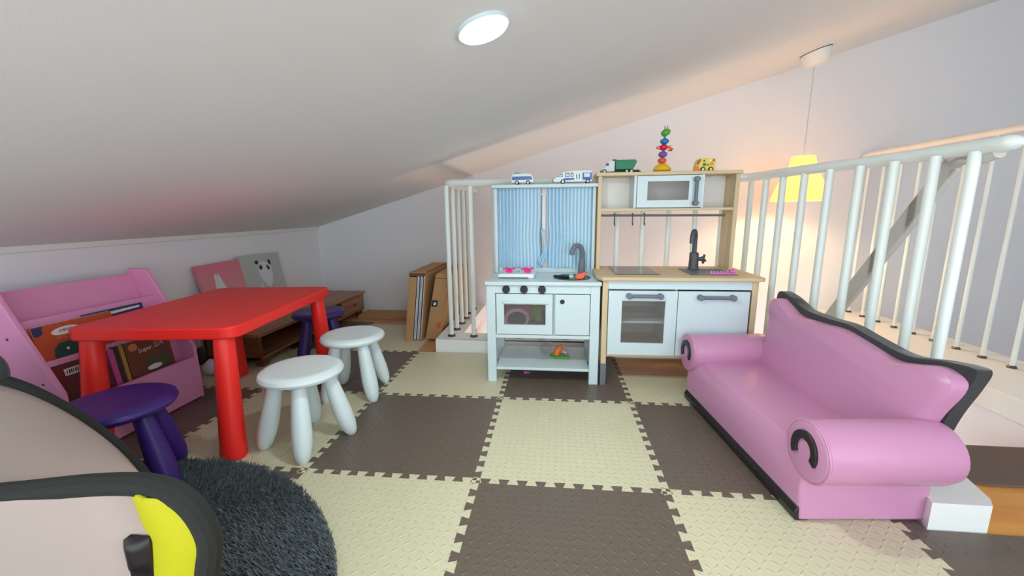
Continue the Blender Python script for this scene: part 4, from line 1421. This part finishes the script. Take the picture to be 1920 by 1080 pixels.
# truck
zt_ = 1.054
B3 = thing('toy_truck', 'toy dump truck with silver cab and green tipper on the birch kitchen top', 'toy', (0.59, 0.52, zt_))
MB().box((0.488, 0.505, zt_ + 0.006), (0.688, 0.545, zt_ + 0.018)).build('chassis', M['tape'], B3, bevel=0.002)
cabp = [(0.490, 0.008), (0.492, 0.026), (0.508, 0.033), (0.514, 0.056), (0.528, 0.066), (0.560, 0.070), (0.560, 0.010)]
MB().prism([(x, zt_ + z) for x, z in cabp], 'y', 0.503, 0.547).build('cab', M['hub'], B3, bevel=0.003)
MB().prism([(x, zt_ + z) for x, z in [(0.513, 0.040), (0.516, 0.053), (0.528, 0.055), (0.528, 0.040)]], 'y', 0.5015, 0.5035).build('cab_window', M['greyd'], B3)
MB().box((0.548, 0.5, zt_ + 0.064), (0.568, 0.55, zt_ + 0.072)).build('cab_visor', M['greyd'], B3)
tip = [(0.566, 0.020), (0.560, 0.062), (0.566, 0.068), (0.664, 0.068), (0.674, 0.060), (0.654, 0.020)]
tg = MB().prism([(x, zt_ + z) for x, z in tip], 'y', 0.500, 0.550).build('tipper', M['truckg'], B3, bevel=0.002)
MB().prism([(x, zt_ + z) for x, z in [(0.570, 0.064), (0.570, 0.069), (0.664, 0.069), (0.668, 0.064)]], 'y', 0.4985, 0.5515).build('tipper_rim', M['truckg'], B3)
MB().box((0.664, 0.51, zt_ + 0.004), (0.696, 0.54, zt_ + 0.012)).build('tow_bar', M['tape'], B3)
for x in (0.506, 0.622, 0.646):
    for y in (0.503, 0.547):
        wheel(B3, x, y, zt_ + 0.0115, 0.0115, 0.008)
# stacking toy
B4 = thing('stacking_toy', 'tall rattle toy of stacked coloured balls on a yellow base', 'toy', (0.808, 0.52, zt_))
cx_, cy_ = 0.806, 0.52
MB().lathe([(0.026, 0.0), (0.042, 0.009), (0.046, 0.014), (0.044, 0.024), (0.030, 0.038), (0.016, 0.046), (0.006, 0.048)], (cx_, cy_, zt_), n=24).build('base', M['yellow'], B4)
for nm, mk, dx, z, r in (('ball', 'coral', 0.000, 0.062, (0.023, 0.023, 0.015)), ('ball', 'violet', 0.002, 0.093, (0.023, 0.023, 0.016)), ('ball', 'toyred', 0.004, 0.128, (0.021, 0.021, 0.016)),
                         ('ball', 'blue', 0.007, 0.158, (0.023, 0.023, 0.015))):
    MB().ball((cx_ + dx - 0.002, cy_, zt_ + z), r, 18, 12).build(nm, M[mk], B4)
MB().tube([(cx_, cy_, zt_ + 0.04), (cx_ + 0.006, cy_, zt_ + 0.20)], 0.006, 8).build('spine', M['teal'], B4)
hd = MB().ball((0, 0, 0), (0.025, 0.022, 0.018), 18, 12).xf(Matrix.Translation((cx_ + 0.009, cy_, zt_ + 0.202)) @ Matrix.Rotation(R(-22), 4, 'Y')).build('head', M['leafgreen'], B4)
for dx in (-0.004, 0.008):
    MB().tube([(cx_ + 0.007 + dx, cy_, zt_ + 0.214), (cx_ + 0.008 + dx * 1.1, cy_, zt_ + 0.234)], 0.0028, 8).build('feeler', M['limep'], hd)
MB().tube([(cx_ - 0.017 - 0.018 * math.sin(PI * k / 8), cy_, zt_ + 0.134 - 0.014 * k / 8 + 0.0) for k in range(9)], 0.0025, 8).build('ring', M['toyred'], B4)
MB().ball((cx_ + 0.031, cy_ - 0.004, zt_ + 0.128), (0.010, 0.010, 0.009), 12, 8).build('bead', M['orangep2'], B4)
MB().prism([(cx_ + 0.020, zt_ + 0.110), (cx_ + 0.044, zt_ + 0.108), (cx_ + 0.050, zt_ + 0.124), (cx_ + 0.040, zt_ + 0.122)], 'y', cy_ - 0.008, cy_ + 0.004).build('rattle_fin', M['toyred'], B4, bevel=0.002)
# van
B5 = thing('toy_van', 'yellow and orange wooden toy van with animal pictures on the birch kitchen top', 'toy', (1.016, 0.52, zt_))
MB().prism([(x, zt_ + z) for x, z in [(0.966, 0.006), (0.968, 0.026), (0.974, 0.052), (0.984, 0.066), (1.0, 0.068), (1.064, 0.066), (1.067, 0.058), (1.067, 0.006)]], 'y', 0.500, 0.540).build('body', M['vanyellow'], B5, bevel=0.003)
MB().prism([(x, zt_ + z) for x, z in [(0.9665, 0.007), (0.9685, 0.030), (0.982, 0.033), (0.99, 0.012), (0.99, 0.007)]], 'y', 0.4985, 0.5005).build('front_panel', M['vanorange'], B5)
MB().prism([(x, zt_ + z) for x, z in [(0.972, 0.036), (0.977, 0.052), (0.988, 0.064), (0.995, 0.06), (0.984, 0.036)]], 'y', 0.4985, 0.5005).build('cab_window', M['brownp'], B5)
for (x, z, r, mk) in ((1.012, 0.036, 0.009, 'truckg'), (1.030, 0.034, 0.007, 'leafgreen'), (1.048, 0.040, 0.009, 'vanorange'), (1.010, 0.054, 0.006, 'brownp'), (1.040, 0.056, 0.008, 'cream'), (1.056, 0.056, 0.006, 'brownp')):
    MB().prism(ellipse(x, zt_ + z, r, r * 0.9, 12), 'y', 0.4982, 0.5005).build('picture_patch', M[mk], B5)
for x in (1.005, 1.044):
    for y in (0.499, 0.541):
        w_ = wheel(B5, x, y, zt_ + 0.012, 0.012, 0.009)
        w_.children[0].data.materials[0] = M['cream']

# ------------------------------------------------------------------ toys on and in the kitchens
H = thing('toy_hob', 'white toy gas hob with two hot pink burners on the white worktop', 'toy', (0.065, 0.33, 0.525))
MB().prism([(-0.040, 0.268), (0.145, 0.268), (0.152, 0.40), (-0.030, 0.40)], 'z', 0.525, 0.548).build('body', M['whitep'], H, bevel=0.006)
MB().box((-0.035, 0.2655, 0.527), (0.115, 0.269, 0.533)).build('front_slot', M['grey'], H)
for x in (0.012, 0.108):
    bu = MB().lathe([(0.016, 0.548), (0.018, 0.556), (0.012, 0.564), (0.001, 0.564)], (x, 0.33, 0), n=18).build('burner', M['hot'], H)
    for a in range(4):
        a_ = a * PI / 2 + 0.5
        MB().tube([(x + 0.008 * math.cos(a_), 0.33 + 0.008 * math.sin(a_), 0.566), (x + 0.034 * math.cos(a_), 0.33 + 0.034 * math.sin(a_), 0.568)], 0.0055, 8).build('pot_arm', M['hot'], bu)
MB().tube([(0.058, 0.345, 0.5485), (0.068, 0.345, 0.5485)], 0.004, 8).build('badge', M['grey'], H)
f1 = MB().prism([(0.352, 0.008), (0.350, 0.016), (0.358, 0.026), (0.378, 0.030), (0.398, 0.040), (0.403, 0.034), (0.398, 0.018), (0.388, 0.004), (0.365, 0.002)], 'y', 0.236, 0.262)
f1.v = [(x, y, z + 0.5265) for x, y, z in f1.v]
o = f1.build('toy_fish', M['orangep'], bevel=0.006, seg=3)
recenter(o, (0.375, 0.249, 0.5265))
tag(o, 'red orange toy food piece on the round sink of the white kitchen', 'toy')
o = MB().ball((0.331, 0.252, 0.540), (0.012, 0.012, 0.012)).build('toy_ball', M['mint'])
recenter(o, (0.331, 0.252, 0.527))
tag(o, 'little mint green ball on the sink of the white kitchen', 'toy')
o = MB().tube(smooth([(0.245, 0.31, 0.5335), (0.275, 0.30, 0.5335), (0.305, 0.285, 0.5335), (0.32, 0.29, 0.5335)], 4), [0.006] * 6 + [0.008] * 7, 8).build('toy_knife', M['tape'])
recenter(o, (0.285, 0.30, 0.5275))
tag(o, 'black toy utensil lying on the sink of the white kitchen', 'toy')
o = MB().tube(smooth([(0.285, 0.345, 0.5335), (0.32, 0.335, 0.5335), (0.345, 0.33, 0.5335)], 4), 0.006, 8).build('toy_spoon', M['teal'])
recenter(o, (0.315, 0.34, 0.5275))
tag(o, 'teal toy spoon lying on the sink of the white kitchen', 'toy')
# hair toy on the grey sink
HT = thing('toy_comb', 'pink toy comb lying on the grey sink of the birch kitchen', 'toy', (1.07, 0.27, 0.5535))
MB().prism([(0.995, 0.250), (1.10, 0.245), (1.104, 0.268), (1.06, 0.278), (1.0, 0.262)], 'z', 0.5535, 0.562).build('comb_bar', M['magenta'], HT, bevel=0.002)
for k in range(7):
    MB().tube([(1.0 + 0.014 * k, 0.262, 0.560), (1.002 + 0.014 * k, 0.262, 0.570)], [0.004, 0.002], 6).build('tooth', M['pinkp'], HT)
MB().tube([(1.085, 0.262, 0.566), (1.105, 0.262, 0.568)], 0.012, 10).build('grip', M['magenta'], HT)
MB().lathe([(0.009, 1.1045), (0.009, 1.106)], (0, 0.262, 0.568), 'x', 10).build('grip_hole', M['tape'], HT)
# toys in the oven
PN = thing('toy_pan', 'pink rimmed dark toy pan behind the oven window', 'toy', (0.06, 0.27, 0.256))
T4o = Matrix.Translation((0.055, 0.262, 0.318)) @ Matrix.Rotation(R(38), 4, 'X')
MB().lathe([(0.001, -0.016), (0.05, -0.016), (0.066, 0.004), (0.060, 0.004), (0.046, -0.010), (0.001, -0.010)], n=24).xf(T4o).build('pan_body', M['pinkp'], PN)
MB().lathe([(0.052, -0.007), (0.001, -0.007)], n=24, caps=True).xf(T4o).build('pan_lining', M['tape'], PN)
MB().tube([tuple(T4o @ Vector((-0.06, -0.03, 0))), tuple(T4o @ Vector((-0.088, -0.055, 0.0)))], 0.009, 8).build('pan_handle', M['pinkp'], PN)
PL = thing('toy_plate', 'dusty pink toy plate behind the pan in the oven', 'toy', (0.08, 0.36, 0.256))
T4o = Matrix.Translation((0.07, 0.375, 0.345)) @ Matrix.Rotation(R(62), 4, 'X')
MB().lathe([(0.001, 0), (0.06, 0.0), (0.085, 0.010), (0.085, 0.014), (0.058, 0.005), (0.001, 0.005)], n=28).xf(T4o).build('plate_rim', M['pinkp2'], PL)
LT = thing('toy_lettuce', 'olive green toy salad leaf at the right of the oven', 'toy', (0.16, 0.30, 0.256))
rows = []
for i in range(9):
    t = i / 8
    rows.append([(0.13 + 0.075 * s, 0.285 + 0.02 * math.sin(7 * s + 3 * t) + 0.05 * t, 0.30 + 0.085 * t + 0.010 * math.sin(11 * s)) for s in [k / 10 for k in range(11)]])
MB().grid(rows).build('leaf', M['limep'], LT, sharp=180, solid=0.003)
CR = MB().tube([(0.105, 0.235, 0.275), (0.15, 0.232, 0.280), (0.175, 0.230, 0.279)], [0.006, 0.018, 0.016], 12).build('toy_carrot', M['orangep'])
recenter(CR, (0.14, 0.233, 0.256))
tag(CR, 'orange toy carrot at the front of the oven', 'toy')
o = MB().ball((0.195, 0.262, 0.335), (0.012, 0.02, 0.03), 12, 8).tube([(0.190, 0.262, 0.258), (0.195, 0.262, 0.315)], 0.006, 8).build('toy_ladle', M['tape'])
recenter(o, (0.19, 0.262, 0.256))
tag(o, 'black toy ladle standing in the oven at the right', 'toy')
# orange and green toy on the lower shelf
DN = thing('toy_bird', 'orange and green toy animal on the bottom shelf of the white kitchen', 'toy', (0.275, 0.36, 0.08))
MB().prism([(0.225, 0.37), (0.25, 0.335), (0.30, 0.32), (0.335, 0.33), (0.33, 0.36), (0.29, 0.385), (0.24, 0.395)], 'z', 0.080, 0.092).build('green_base', M['greenp'], DN, bevel=0.004)
MB().tube(smooth([(0.262, 0.36, 0.092), (0.268, 0.36, 0.115), (0.285, 0.36, 0.135), (0.302, 0.358, 0.146)], 4), [0.020] * 5 + [0.016] * 5 + [0.009] * 3, 12).build('orange_body', M['orangep2'], DN)
MB().ball((0.306, 0.348, 0.110), (0.016, 0.010, 0.012), 12, 8).build('face', M['pinkp'], DN)
MB().ball((0.300, 0.338, 0.106), 0.0035, 8, 6).build('eye', M['tape'], DN)
GB = MB().ball((0.205, 0.40, 0.113), (0.032, 0.025, 0.033), 14, 10).build('clear_toy_cup', M['glass'])
recenter(GB, (0.205, 0.40, 0.08))
tag(GB, 'small clear cup beside the orange toy on the bottom shelf', 'cup')
o = MB().ball((0.098, 0.30, 0.008), (0.014, 0.010, 0.008), 12, 8).tube([(0.098, 0.30, 0.008), (0.120, 0.305, 0.006)], 0.004, 8).build('toy_piece', M['magenta'])
recenter(o, (0.10, 0.30, 0.0))
tag(o, 'tiny pink toy piece on the mat under the white kitchen', 'toy')
